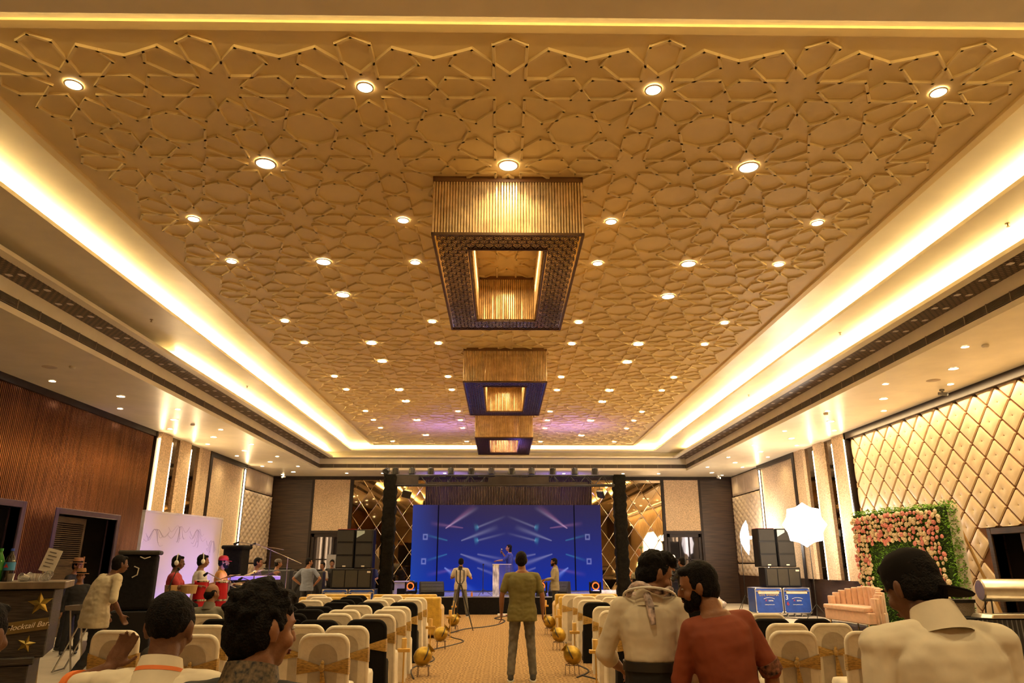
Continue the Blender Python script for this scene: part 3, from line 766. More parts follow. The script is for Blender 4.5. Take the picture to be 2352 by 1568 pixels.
names=['first','second','third','fourth','fifth','sixth','seventh','eighth','ninth','tenth','eleventh','last']
for i,x in enumerate(pos):
    on=i in(0,3,4,7,8,10,11)
    if i==0:
        t=par_light('par light at the left end of the truss, glowing bright blue',x+.0,4.60,R(0),True); t.rotation_euler=(R(-58),R(25),0)
    else: par_light('black par light on the truss, %s from the left'%names[i],x,4.585,R(10) if i%2 else R(-6),on)
BLUE=(.10,.14,1.0)
for x in(-3.4,-1.7,0.0,1.7,3.3): lamp_spot('par_beam',(x,24.75,4.4),(R(28),0,0),150,angle=60,color=BLUE,blend=.8,radius=.1)
lamp_spot('par_beam',(-3.92,24.5,4.62),(R(-70),0,R(0)),40,angle=80,color=BLUE,radius=.08)
for x in(-2,.5,2.5): lamp_spot('added_ceiling_tint',(x,24.2,4.66),(R(180),0,0),70,angle=150,color=(.28,.18,1.0),blend=1,radius=.1)  # added uplights without fixtures, tinting the ceiling like the screen's purple glow
for lb,x,rz in(('black square floodlight hanging under the left end of the truss',-3.18,R(20)),('black square floodlight hanging under the right end of the truss',3.32,R(-60))):
    t=thing('floodlight',lb,'stage light',(x,24.6,3.93),rz,'floodlights under the truss')
    q=MB(); q.box(0,0,-.12,.30,.09,.24,RX(R(25))@RY(R(12))); q.build('housing',blackmetal,t,bevel=.01)
    q=MB(); q.tube([(-.16,0,-.05),(-.16,0,.06),(.16,0,.06),(.16,0,-.05)],.01,6); q.tube([(0,0,.06),(0,0,.15)],.01,6); q.build('bracket',blackmetal,t)
# ---- moving heads on the stage edge
ringm=mat('orange_ring',(.6,.08,.01),rough=.4,emit=(1,.16,.03),es=.6)
def moving_head(x,y,lb,rz=0):
    t=thing('moving_head_light',lb,'stage light',(x,y,.555),rz,'moving head lights on the front edge of the stage')
    q=MB(); q.prism([(-.17,-.14),(.17,-.14),(.19,.14),(-.19,.14)],0,.12,taper=.85); q.build('base',blackpl,t,bevel=.012)
    q=MB(); q.bx(-.20,-.15,-.06,.06,.10,.45); q.bx(.15,.20,-.06,.06,.10,.45); q.bx(-.20,.20,-.06,.06,.12,.16); q.build('yoke',blackpl,t,bevel=.012)
    q=MB(); q.lathe([(.05,.14),(.12,.10),(.145,0),(.14,-.13),(.10,-.15),(.10,-.13)],20,T(0,-.0,.34)@RX(R(-84))@RX(PI)); q.build('head',blackpl,t,smooth=True)
    q=MB(); q.lathe([(.085,-.165),(.12,-.17),(.12,-.145),(.085,-.145)],24,T(0,0,.34)@RX(R(-84)),cap=False); q.build('lens_ring',ringm,t,smooth=True)
    q=MB(); q.lathe([(.001,-.15),(.088,-.15)],20,T(0,0,.34)@RX(R(-84))); q.build('lens',mat('lens_glass',(.02,.02,.03),rough=.05),t)
    q=MB(); q.bx(-.06,.06,-.142,-.138,.03,.08); q.build('display',mat('small_display',(.2,.2,.3),emit=(.4,.4,.5),es=.3),t)
moving_head(-3.0,25.05,'moving head light with orange ring left of the left floor monitor'); moving_head(1.32,25.05,'moving head light with orange ring behind the man in olive tee'); moving_head(3.12,25.1,'moving head light with orange ring at the right edge of the stage')
# ---- floor monitors
def wedge(x,y,w_,rz,lb):
    t=thing('floor_monitor',lb,'speaker',(x,y,.555),rz,'floor monitor wedges on the stage')
    q=MB(); sec=[(-.26,0),(-.30,.12),(-.02,.46),(.22,.46),(.30,.10),(.26,0)]
    vs=[(-w_/2,a,b_) for a,b_ in sec]+[(w_/2,a,b_) for a,b_ in sec]; n=len(sec)
    q.add(vs,[tuple(range(n)),tuple(range(n,2*n))[::-1]]+[(i,n+i,n+(i+1)%n,(i+1)%n) for i in range(n)]); q.build('cabinet',blackpl,t,bevel=.02)
    q=MB(); M=T(0,-.16,.29)@RX(R(50)); q.box(0,0,.012,w_-.08,.40,.02,M)
    for i in range(5): q.box(-w_/2+.1+i*(w_-.2)/4,0,.026,.012,.40,.008,M)
    for i in range(3): q.box(0,-.14+i*.14,.026,w_-.08,.012,.008,M)
    q.build('grille',grillem,t)
wedge(-2.32,25.15,.80,R(10),'black floor monitor with gridded grille at the left front of the stage'); wedge(1.95,25.3,.66,R(-18),'grey black floor monitor right of the man in the olive shirt')
# ---- music stand, acrylic lectern, cups, boxes, floor clutter
t=thing('microphone_stand','thin black tripod microphone stand left of the lectern on stage','microphone stand',(-.62,25.4,.555))
q=MB(); q.tube([(0,0,.05),(0,0,.98)],.012,8)
q.build('pole',blackmetal,t); q=MB()
for a in(0,2.1,4.2): q.tube([(0,0,.22),(.30*math.cos(a),.30*math.sin(a),.01)],.009,6)
q.build('tripod_base',blackmetal,t); q=MB(); q.box(0,0,1.0,.05,.04,.05); q.build('clip',blackmetal,t)
t=thing('lectern','narrow white marbled lectern with a clear acrylic side on the stage','lectern',(-.02,25.5,.555))
q=MB(); q.bx(-.28,-.06,-.18,.18,0,1.0); q.build('marbled_column',mat('marbled_white',(.62,.60,.70),rough=.25,var=.35,scale=6,stretch=(2,2,.6)),t)
q=MB(); q.bx(-.06,.34,-.18,-.17,0,1.0); q.bx(.33,.34,-.18,.18,0,1.0); q.build('acrylic_panel',mat('clear_acrylic',(.8,.85,1),rough=.03,trans=.95),t)
q=MB(); q.bx(-.29,.35,-.2,.2,1.0,1.02); q.build('top',white,t)
def simple(name,lb,cat,build,m,loc,rz=0,group=None,smooth=False,bevel=0):
    q=MB(); build(q); o=q.build(name,m,loc=loc,rot=(0,0,rz),smooth=smooth,bevel=bevel); return tag(o,lb,cat,group)
simple('cup','dark tall cup standing on the stage edge beside the cameraman','cup',lambda q:q.lathe([(.05,0),(.055,.26),(.05,.26)],14),blackpl,(-1.25,25.0,.555),smooth=True)
simple('bottle','small amber bottle on the stage edge right of the dark cup','bottle',lambda q:q.lathe([(.035,0),(.035,.09),(.012,.13),(.012,.16)],12),mat('amber',(.6,.18,.03),rough=.2),(-.98,25.05,.555),smooth=True)
simple('cup','blue paper cup on the right front corner of the stage','cup',lambda q:q.lathe([(.04,0),(.05,.14),(.045,.14)],14),mat('blue_cup',(.1,.2,.45),rough=.4),(3.95,25.0,.555),smooth=True)
simple('cloth_heap','crumpled white cloth on the right front corner of the stage','cloth',lambda q:[q.ell((x*.16,y*.1,.02),(.20,.18,.06+.03*((x+y)%3)),10,6) for x in range(-2,3) for y in range(-1,2)],white,(3.55,25.55,.60),smooth=True)
simple('equipment_case','lilac lit equipment case on the stage behind the left truss post','case',lambda q:(q.bx(-.3,.3,-.25,.25,0,.42),q.bx(-.32,.32,-.27,.27,.42,.46)),mat('lilac_case',(.45,.40,.45),rough=.4),(-3.35,26.0,.555),bevel=.01)
simple('small_box','small black box at the foot of the left mirror on stage','box',lambda q:q.bx(-.13,.13,-.1,.1,0,.24),blackpl,(-3.35,25.3,.555),bevel=.01)
simple('folded_cloth','blue folded sheet beside the left moving head light','cloth',lambda q:[q.bx(-.25,.25,-.15,.15,k*.03,k*.03+.02) for k in range(6)],mat('blue_sheet',(.12,.25,.55),rough=.6),(-2.92,25.75,.56),rz=.3,bevel=.006)
# ---- PA stacks
redm=mat('red_edge',(.30,.02,.03),rough=.5)
labelm=mat('pale_label',(.6,.55,.45),rough=.5)
def tall_speaker(x,y,z,w_,h,lb,grp,side=1,tri=False,rz=0,scale=1):
    t=thing('line_array_speaker',lb,'speaker',(x,y,z),rz,grp)
    q=MB(); q.bx(-w_/2,w_/2,-.28,.30,0,h); q.build('cabinet',blackpl,t,bevel=.02)
    q=MB(); n=3
    for k in range(n): q.bx(-w_/2+.03,w_/2-.03,-.30,-.28,.03+k*h/n,(k+1)*h/n-.03)
    q.build('grille',grillem,t)
    q=MB(); q.bx(-.05,.05,-.306,-.30,.05,.09); q.build('badge',labelm,t)
    if tri:
        q=MB(); q.add([(-w_/2+.03,-.304,h-.04),(-w_/2+.28,-.304,h-.04),(-w_/2+.28,-.304,h-.12),(-w_/2+.03,-.304,h-.26)],[(0,1,2,3)]); q.build('cover_flap',mat('pale_blue_flap',(.35,.45,.50),rough=.5),t)
    else:
        q=MB(); q.bx(-w_/2,w_/2,-.28,.3,h,h+.012); q.build('red_top_edge',redm,t)
def sub(x,y,z,w_,lb,grp):
    t=thing('bass_speaker',lb,'speaker',(x,y,z),0,grp)
    q=MB(); q.bx(-w_/2,w_/2,-.3,.3,0,.60); q.build('cabinet',blackpl,t,bevel=.02)
    q=MB()
    for k in range(3): q.bx(-w_/2+.06+k*(w_-.09)/3,-w_/2+.03+(k+1)*(w_-.09)/3,-.32,-.30,.05,.55)
    q.build('grille',mat('olive_grille',(.026,.020,.009),rough=.6,bump=.3,bscale=300),t)
    q=MB(); q.bx(w_/2-.16,w_/2-.05,-.326,-.32,.48,.53); q.build('badge',labelm,t)
casem=mat('case_blue',(.02,.065,.33),rough=.35,var=.1); alu=mat('case_aluminium',(.62,.58,.50),rough=.3,metal=.8); cream=mat('case_stripe',(.6,.52,.38),rough=.5)
redtxt=mat('red_print',(.5,.04,.05),rough=.5); whtxt=mat('white_print',(.8,.8,.8),rough=.5); goldtxt=mat('gold_print',(.5,.36,.12),rough=.5)
def flight_case(x,y,z,w_,h,d,lb,grp,full=True,extra=None):
    t=thing('flight_case',lb,'case',(x,y,z),0,grp); z0=.10 if full else 0
    q=MB(); q.bx(-w_/2+.01,w_/2-.01,-d/2+.01,d/2-.01,z0,h); q.build('panel',casem,t)
    q=MB(); e=.022
    for sx in(-1,1):
        for sy in(-1,1): q.box(sx*(w_/2-e/2),sy*(d/2-e/2),(z0+h)/2,e,e,h-z0)
        for zz in(z0+e/2,h-e/2): q.box(sx*(w_/2-e/2),0,zz,e,d,e); q.box(0,sx*(d/2-e/2),zz,w_,e,e)
    q.box(0,-d/2,h-.10,w_-.05,.012,.02)
    q.build('aluminium_edge',alu,t)
    q=MB(); q.bx(-w_/2+.1,w_/2-.1,-d/2-.004,-d/2+.004,h-.18,h-.12); q.build('cream_stripe',cream,t)
    for sx in(-1,1):
        for zz in(z0+.03,h-.03): q=MB(); q.ell((sx*(w_/2-.03),-d/2+.03,zz),(.038,.038,.038),10,6); q.build('ball_corner',chrome,t,smooth=True)
    for sx in(-1,1):
        q=MB(); q.lathe([(0.001,-.012),(.055,-.012),(.06,0)],18,T(sx*(w_/2-.14),-d/2,h-.13)@RX(R(-90))@RX(PI)); q.build('butterfly_latch',brass,t)
    if full:
        for i in(-.38,-.12,.14,.38):
            q=MB(); q.tube([(i*w_-.015,-d/2+.08,.05),(i*w_+.015,-d/2+.08,.05)],.05,12); q.build('castor',mat('castor_grey',(.3,.28,.25),rough=.5),t)
        ar=MB(); pts=[]
        for k in range(13): a=PI*(.15+.7*k/12); pts.append((-.19*math.cos(a)*1.0,-d/2-.004,h*.58+.04*math.sin(a)*1.6))
        ar.tube(pts,.006,6); ar.build('arc_logo',whtxt,t)
        text_mesh('red_lettering','X',.09,redtxt,t,(-.10,-d/2-.004,h*.56),(PI/2,0,0)); text_mesh('white_lettering','asma',.075,whtxt,t,(.05,-d/2-.004,h*.56),(PI/2,0,0)); text_mesh('small_lettering','www.prasma.com',.042,whtxt,t,(0,-d/2-.004,h*.42),(PI/2,0,0))
    if extra==1: text_mesh('owner_lettering','D.H. SHARMA',.10,goldtxt,t,(.0,-d/2-.006,h*.75),(PI/2,0,0))
    if extra==3: text_mesh('case_number','3',.2,whtxt,t,(-w_/2+.1,-d/2-.006,h*.66),(PI/2,0,0)); text_mesh('red_number','6',.16,redtxt,t,(-w_/2+.12,-d/2-.006,h*.45),(PI/2,0,0))
    if extra==0: text_mesh('side_lettering','D.H. SHARMA',.08,whtxt,t,(0,-d/2-.006,h-.27),(PI/2,0,0))
G='blue flight cases under the speaker stacks'
flight_case(-5.22,24.1,0,.80,.82,.7,'blue flight case at the base of the left speaker stack, left one',G,extra=0)
flight_case(-4.39,24.1,0,.80,.82,.7,'blue flight case at the base of the left speaker stack, right one',G,extra=0)
flight_case(8.42,24.1,0,.86,.86,.75,'blue lettered flight case on the left under the right speaker stack',G,extra=1)
flight_case(9.31,24.1,0,.86,.86,.75,'blue flight case numbered 3 under the right speaker stack',G,extra=3)
S_='bass speakers on the flight cases'; sub(-4.75,24.15,.83,1.30,'wide three bay bass speaker on the left flight cases',S_); sub(9.0,24.2,.87,1.15,'wide three bay bass speaker on the right flight cases',S_)
S_='tall speakers on the stacks'
tall_speaker(-5.02,24.2,1.44,.56,1.20,'tall black speaker on the left stack, nearer the fabric wall panel',S_); tall_speaker(-4.42,24.2,1.44,.56,1.20,'tall black speaker with pale corner flap on the left stack',S_,tri=True)
tall_speaker(8.62,24.25,1.48,.56,1.20,'tall black speaker with red top edge on the right stack',S_); tall_speaker(9.22,24.25,1.48,.56,1.20,'tall black speaker with pale corner flap on the right stack',S_,tri=True)
def round_sub(x,y,w_,h,lb):
    t=thing('subwoofer',lb,'speaker',(x,y,0),R(6))
    q=MB(); q.bx(-w_/2,w_/2,-.4,.4,0.05,h); q.build('cabinet',mat('grey_cabinet',(.025,.023,.025),rough=.5),t,bevel=.04)
    q=MB(); q.lathe([(.40,0),(.40,-.02),(.34,-.02),(.30,.04),(.12,.10),(0.001,.08)],28,T(0,-.41,h*.5)@RX(R(90))); q.build('cone',blackpl,t,smooth=True)
    q=MB(); q.bx(-w_/2+.1,w_/2-.1,-.3,.3,h,h+.05); q.bx(-.12,-.06,-.415,-.405,h-.13,h-.07); q.bx(.0,.06,-.415,-.405,h-.13,h-.07); q.build('handle',blackpl,t,bevel=.01)
round_sub(-6.16,24.2,.92,1.36,'large grey subwoofer with a round cone left of the speaker stack')
round_sub(-7.4,24.9,1.0,1.40,'grey subwoofer behind the man in the blue tee')
simple('whiteboard','grey framed board leaning behind the subwoofer on the left','board',lambda q:(q.bx(-.5,.5,0,.03,0,.85),),mat('grey_board',(.30,.30,.33),rough=.5),(-5.9,27.4,1.05))
simple('table','dark covered table carrying the grey board by the left window','table',lambda q:(q.bx(-.9,.9,-.35,.35,.0,1.05),),blackcloth,(-5.95,27.4,0))
simple('laptop_table','small dark sound table right of the left speaker stack','table',lambda q:(q.bx(-.45,.45,-.3,.3,.86,.9),[q.bx(x-.02,x+.02,y-.02,y+.02,0,.86) for x in(-.42,.42) for y in(-.27,.27)]),blackpl,(-4.95,26.3,0))
t=thing('laptop','open laptop on the small sound table beside the left truss post','laptop',(-4.9,26.25,.90),.3); q=MB(); q.bx(-.18,.18,-.12,.12,0,.02); q.build('keyboard_base',blackpl,t); q=MB(); q.box(0,.13,.12,.36,.012,.24); q.build('lid',steel,t)
# ================================================================ SEATING
cw=mat('white_chair_cloth',(.72,.64,.50),rough=.75,var=.05,scale=9,bump=.25,bscale=14,sheen=.2)
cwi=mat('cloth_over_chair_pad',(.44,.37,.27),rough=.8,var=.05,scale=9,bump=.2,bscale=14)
cb=mat('black_chair_cloth',(.006,.005,.005),rough=.85,var=.1,bump=.2,bscale=14,spec=.2)
gs=mat('gold_sash',(.42,.25,.05),rough=.35,var=.25,scale=30,bump=.4,bscale=50,sheen=.3,stretch=(1,1,5))
def back_outline(w_,h,r_,z0=0,n=6,flare=.0):
    p=[(-w_/2-flare,z0),(w_/2+flare,z0)]
    for k in range(n+1): a=PI/2*k/n; p.append((w_/2-r_+r_*math.cos(a)*1.0,h-r_+r_*math.sin(a)))
    for k in range(n+1): a=PI/2+PI/2*k/n; p.append((-w_/2+r_+r_*math.cos(a),h-r_+r_*math.sin(a)))
    return p
def lean(x,y,z): return (x,y-.22-max(0,(z-.42))*.10,z)
def make_chair(kind):
    t=thing('banquet_chair','x','chair')
    cm=cb if kind=='black' else cw
    out=back_outline(.43,.93,.085,flare=.015); n=len(out)
    q=MB(); 
    vs=[lean(x,-.022,z) for x,z in out]+[lean(x,.022,z) for x,z in out]
    q.add(vs,[tuple(range(n)),tuple(range(n,2*n))[::-1]]+[(i,n+i,n+(i+1)%n,(i+1)%n) for i in range(n)])
    q.tube([lean(x,0,z) for x,z in out[1:]+[out[0]]],.027,8)
    q.build('back_cover',cm,t,smooth=True,auto=50)
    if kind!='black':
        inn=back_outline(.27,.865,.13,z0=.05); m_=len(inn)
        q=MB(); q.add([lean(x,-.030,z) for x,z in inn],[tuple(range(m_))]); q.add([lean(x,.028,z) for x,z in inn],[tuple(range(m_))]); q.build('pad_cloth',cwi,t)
    # seat and skirt
    q=MB(); sec=[(-.205,-.20),(.205,-.20),(.215,.19),(.19,.235),(-.19,.235),(-.215,.19)]
    lv=[(0.0,1.06),(.12,1.03),(.30,1.0),(.44,1.0),(.475,.95),(.485,.80)]; k=len(sec)*4; vs=[]
    for li,(z,s_) in enumerate(lv):
        for e in range(len(sec)):
            a,b_=sec[e],sec[(e+1)%len(sec)]
            for u in range(4):
                x=a[0]+(b_[0]-a[0])*u/4; y=a[1]+(b_[1]-a[1])*u/4; wv=1+.022*math.sin((e*4+u)*2.4)*(1-z/.5)
                vs.append((x*s_*wv,y*s_*wv,z))
    fs=[(l*k+i,l*k+(i+1)%k,(l+1)*k+(i+1)%k,(l+1)*k+i) for l in range(len(lv)-1) for i in range(k)]+[tuple(range((len(lv)-1)*k,len(lv)*k))]
    q.add(vs,fs); q.build('seat_cover',cm,t,smooth=True,auto=60)
    # sash
    q=MB(); zk=.655; N=12
    for side in(-1,1):
        vs=[]
        for i in range(N+1):
            u=i/N; x=side*.238*u; hh=.020+.052*u**1.1; zc=zk+.018*u
            for j in range(5):
                v=j/4-.5; vs.append(lean(x,-.040-.012*(1-u)-.004*math.sin(v*18+u*3),zc+2*hh*v))
        q.add(vs,[(i*5+j,i*5+j+1,(i+1)*5+j+1,(i+1)*5+j) for i in range(N) for j in range(4)])
        # wrap round the side and across the front
        vs=[]
        for (x,y) in((side*.238,-.040),(side*.252,-.01),(side*.240,.034),(0,.036)):
            for j in range(3): vs.append(lean(x,y,zk+.018+(.144*(j/2-.5))))
        q.add(vs,[(i*3+j,i*3+j+1,(i+1)*3+j+1,(i+1)*3+j) for i in range(3) for j in range(2)])
    q.build('sash_band',gs,t,smooth=True,auto=80)
    if kind!='plain':
        q=MB(); q.ell(lean(0,-.062,zk+.005),(.026,.022,.040),12,8); q.ell(lean(.004,-.060,zk+.045),(.018,.016,.026),10,6); q.build('sash_knot',gs,t,smooth=True)
        q=MB(); vs=[];M_=8
        for i in range(M_+1):
            u=i/M_; z=zk-.03-.27*u; wd=.016+.026*u
            for j in range(4): v=j/3-.5; vs.append(lean(.004+.03*u+2*wd*v,-.058-.006*math.sin(v*9+u*4)-.01*(1-u),z-abs(v)*.03*u))
        q.add(vs,[(i*4+j,i*4+j+1,(i+1)*4+j+1,(i+1)*4+j) for i in range(M_) for j in range(3)])
        q.build('sash_tail',gs,t,smooth=True,auto=80)
    return t
proto={k:make_chair(k) for k in('white','plain','black')}; usedc={k:0 for k in proto}
def chair(kind,x,ytop,lb,rz=0):
    y=ytop+.27; g_='cloth covered banquet chairs in rows'
    if usedc[kind]==0: o=proto[kind]; o.location=(x,y,.012); o.rotation_euler=(0,0,rz); o['label']=lb; o['group']=g_
    else: o=dup(proto[kind],(x,y,.012),rz,lb,g_)
    usedc[kind]+=1
ordn=['nearest the camera','second from the front','third from the front','fourth from the front','fifth from the front','sixth from the front','seventh from the front','eighth from the front','ninth from the front','furthest along']
def column(side,cname,lst):
    for i,(k,x,y) in enumerate(lst):
        c='black' if k=='black' else 'white'
        nm=ordn[min(i,8)] if i<len(lst)-1 else ordn[9]
        chair(k,x,y,'%s covered chair with gold sash, %s in the %s %s'%(c,nm,side,cname),rnd.uniform(-.03,.03))
column('left block','aisle column',[('white',-1.66,7.28),('white',-1.63,8.16),('black',-1.59,9.05),('plain',-1.60,9.94),('plain',-1.60,10.93),('plain',-1.62,11.70),('black',-1.65,12.90),('plain',-1.68,13.91),('plain',-1.66,14.63)])
column('left block','second column',[('white',-2.14,8.32),('black',-2.12,8.97),('plain',-2.19,10.11),('plain',-2.24,10.90),('white',-2.28,12.04),('black',-2.21,12.85),('plain',-2.28,13.81),('plain',-2.27,14.57),('plain',-2.30,15.87)])
column('left block','third column',[('white',-2.86,7.21),('white',-2.72,8.9),('black',-2.8,10.1),('black',-2.76,11.0),('black',-2.82,11.71),('black',-2.78,12.92),('black',-2.88,13.82),('black',-2.94,14.93),('black',-3.0,15.68)])
column('left block','fourth column',[('plain',-3.17,8.28),('black',-3.32,9.15),('white',-3.4,10.9),('black',-3.4,11.9),('black',-3.5,12.8),('white',-3.44,13.71),('plain',-3.53,14.94),('plain',-3.84,15.89)])
column('left block','outer column',[('white',-3.80,7.65),('white',-3.85,9.97),('plain',-4.0,11.2),('plain',-4.1,12.6),('plain',-4.15,14.2)])
column('right block','aisle column',[('plain',1.58,8.0),('black',1.60,9.0),('plain',1.58,9.82),('plain',1.60,10.66),('plain',1.64,11.65),('black',1.62,12.86),('plain',1.62,13.71),('plain',1.67,15.23),('plain',1.52,16.02)])
column('right block','second column',[('white',2.12,7.7),('black',2.15,9.2),('black',2.2,10.9),('plain',2.2,12.0),('plain',2.2,13.0),('plain',2.2,13.8),('plain',2.22,14.9),('plain',2.2,15.9)])
column('right block','outer column',[('plain',2.85,9.9),('black',2.8,10.9),('plain',3.9,14.2),('plain',4.0,15.4)])
for k,x,y,lb in(('white',2.86,7.51,'white chair with gold bow beside the arm of the man in the rust tee'),('white',3.15,8.41,'white chair just behind the one beside the man in rust'),('white',3.64,8.41,'white chair with long gold sash tail in front of the pink sofa'),('plain',3.58,7.46,'white chair half hidden by the left shoulder of the man with the dark cap'),('plain',4.85,7.72,'white chair leaning beside the black skirted buffet table'),
    ('black',3.22,9.1,'black chair behind the white chairs on the right, left of the pair'),('black',3.72,9.1,'black chair behind the white chairs on the right, right of the pair'),('plain',3.5,10.0,'white chair in front of the right flight cases, nearer one'),('plain',3.35,10.8,'white chair in front of the right flight cases, further one')): chair(k,x,y,lb)
# ---- gold sofas
goldv=mat('gold_velvet',(.50,.30,.025),rough=.5,var=.12,scale=8,bump=.3,bscale=22,sheen=.4)
def rounded(mb,x0,x1,y0,y1,z0,z1,r_=.05):
    mb.bx(x0,x1,y0,y1,z0,z1)
def sofa_gold():
    t=thing('gold_sofa','x','sofa'); w_=1.55
    q=MB(); q.bx(-w_/2,w_/2,-.42,-.22,.06,.86); q.build('backrest',goldv,t,bevel=.045,seg=3,smooth=True,auto=60)
    q=MB(); q.bx(-w_/2+.16,w_/2-.16,-.26,.38,.08,.44); q.build('seat',goldv,t,bevel=.04,seg=2)
    for s_ in(-1,1):
        q=MB(); q.bx(s_*(w_/2-.17) ,s_*(w_/2+.02),-.40,.40,.06,.62); q.tube([(s_*(w_/2-.07),-.38,.60),(s_*(w_/2-.07),.42,.60)],.085,12); q.build('arm',goldv,t,bevel=.02)
    for sx in(-1,1):
        for sy in(-1,1): q=MB(); q.lathe([(.02,0),(.03,.07)],8,T(sx*(w_/2-.1),sy*.34,0)); q.build('foot',woodv,t)
    return t
gp=sofa_gold(); 
for i,(x,y,lb) in enumerate([(-2.13,17.45,'gold velvet sofa next to the aisle, nearer row on the left'),(-3.78,17.5,'gold velvet sofa behind the black chairs, nearer row on the left'),(-2.35,18.9,'gold velvet sofa next to the aisle, row nearest the stage on the left'),(-4.0,19.0,'gold velvet sofa in the row nearest the stage, further left'),(2.08,17.6,'gold velvet sofa right of the aisle, nearer row'),(2.1,19.1,'gold velvet sofa right of the aisle, row nearest the stage')]):
    if i==0: gp.location=(x,y,.012); gp['label']=lb; gp['group']='gold velvet sofas'
    else: dup(gp,(x,y,.012),0,lb,'gold velvet sofas')
# ---- brass pots on iron stands
potm=mat('gold_pot',(.40,.26,.035),rough=.30,metal=.75,var=.22,scale=7,bump=.15,bscale=12); band=mat('dark_band',(.04,.03,.02),rough=.4); iron=mat('thin_brown_iron',(.10,.05,.03),rough=.5)
def make_pot():
    t=thing('gold_pot','x','pot')
    M=T(0,0,.33)@RY(R(48))
    q=MB(); q.lathe([(0.001,-.185),(.06,-.175),(.12,-.13),(.15,-.06),(.155,0),(.14,.06),(.105,.11),(.07,.135),(.062,.15),(.085,.175),(.095,.185),(.075,.185),(.055,.165),(.05,.10)],28,M,cap=False); q.build('body',potm,t,smooth=True)
    q=MB(); q.lathe([(.158,-.012),(.161,-.008),(.161,.008),(.158,.012)],28,T(0,0,.33)@RY(R(-62)),cap=False); q.build('painted_band',band,t,smooth=True)
    q=MB()
    for a in(.4,2.0,3.6,5.2): q.tube([(.05*math.cos(a),.05*math.sin(a),.20),(.12*math.cos(a),.12*math.sin(a),.16),(.13*math.cos(a),.13*math.sin(a),0)],.006,6)
    q.tube([(.12*math.cos(a),.12*math.sin(a),.165) for a in[k*PI/8 for k in range(16)]],.006,6,closed=True); q.build('wire_stand',iron,t)
    return t
pp=make_pot(); 
for i,(x,y,rz,lb) in enumerate([(-1.15,11.5,R(20),'gold pot on a wire stand, nearest on the left of the aisle'),(-1.17,15.0,R(20),'gold pot on a wire stand, middle one on the left of the aisle'),(-1.14,18.5,R(10),'gold pot on a wire stand, far one on the left near the tripod'),(1.06,11.6,R(170),'gold pot on a wire stand, nearest on the right of the aisle'),(1.1,14.8,R(165),'gold pot on a wire stand, middle one on the right of the aisle'),(1.12,17.9,R(175),'gold pot on a wire stand, far one on the right of the aisle')]):
    if i==0: pp.location=(x,y,.012); pp.rotation_euler=(0,0,rz); pp['label']=lb; pp['group']='gold pots along the aisle'; pp.scale=(.85,.85,.85)
    else: dup(pp,(x,y,.012),rz,lb,'gold pots along the aisle',(.85,.85,.85))
# ---- gold post lamps
def make_post():
    t=thing('gold_post_lamp','x','post lamp')
    q=MB(); q.tube([(0,0,0),(0,0,.44)],.010,8); q.lathe([(.07,0),(.07,.012),(.012,.02)],16); q.build('rod',mat('gold_paint',(.60,.36,.08),rough=.35,metal=.5),t)
    q=MB(); q.bx(-.085,.085,-.05,.05,.43,.475); q.build('tray',mat('gold_paint',(0,0,0)),t,bevel=.004)
    q=MB(); q.lathe([(.036,.475),(.036,.60),(.03,.605)],14); q.build('candle_tube',mat('gold_candle',(.66,.42,.12),rough=.4,metal=.2),t,smooth=True)
    return t
qp=make_post()
for i,(x,y,lb) in enumerate([(-1.33,10.6,'gold post lamp by the nearest left pot'),(-1.31,14.2,'gold post lamp by the middle left pot'),(-1.12,16.8,'gold post lamp in front of the left gold sofa'),(-1.28,20.8,'gold post lamp in front of the cameraman'),(1.27,10.4,'gold post lamp by the nearest right pot'),(1.26,13.2,'gold post lamp by the middle right pot'),(1.28,17.0,'gold post lamp by the far right pot'),(1.23,21.2,'gold post lamp below the man in the olive shirt')]):
    if i==0: qp.location=(x,y,.012); qp['label']=lb; qp['group']='gold post lamps along the aisle'
    else: dup(qp,(x,y,.012),0,lb,'gold post lamps along the aisle')
# ---- cables
cabm=mat('black_cable',(.02,.015,.012),rough=.5)
def cable(pts,r_,lb,m=cabm):
    P=[];n=len(pts)
    for i in range(n-1):
        p0=pts[max(i-1,0)];p1=pts[i];p2=pts[i+1];p3=pts[min(i+2,n-1)]
        for k in range(6):
            u=k/6; P.append(tuple(.5*((2*p1[a])+(-p0[a]+p2[a])*u+(2*p0[a]-5*p1[a]+4*p2[a]-p3[a])*u*u+(-p0[a]+3*p1[a]-3*p2[a]+p3[a])*u**3) for a in range(2)))
    P.append(pts[-1]); q=MB(); q.tube([(a,b_,.02) for a,b_ in P],r_,6); tag(q.build('cable',m,smooth=True),lb,'cable')
cable([(-1.2,18.2),(-.9,19.3),(-.5,19.8),(-.1,20.6),(.1,22),(-.2,23),(.4,24.2)],.018,'black cable winding from the left far pot to the stage')
cable([(-1.25,11.2),(-1.4,12.3),(-1.15,13.3),(-1.35,14.6),(-1.0,15.6),(-.8,16.4),(-1.1,17.2),(-1.3,18.2)],.012,'thin dark cable running between the left pots')
cable([(1.1,11.3),(1.35,12.0),(1.2,13.0),(1.45,13.8),(1.2,14.6),(1.35,16),(1.15,17.6)],.012,'thin dark cable running between the right pots')
cable([(1.2,11.5),(1.5,10.7),(1.3,9.9),(1.55,9.0),(1.3,8.2)],.012,'dark cable along the chairs right of the nearest pot')
cable([(8.3,23.4),(9.0,22.5),(8.6,21.6),(9.3,20.8),(9.0,19.6)],.014,'black cable on the floor between the cases and the pink sofa')
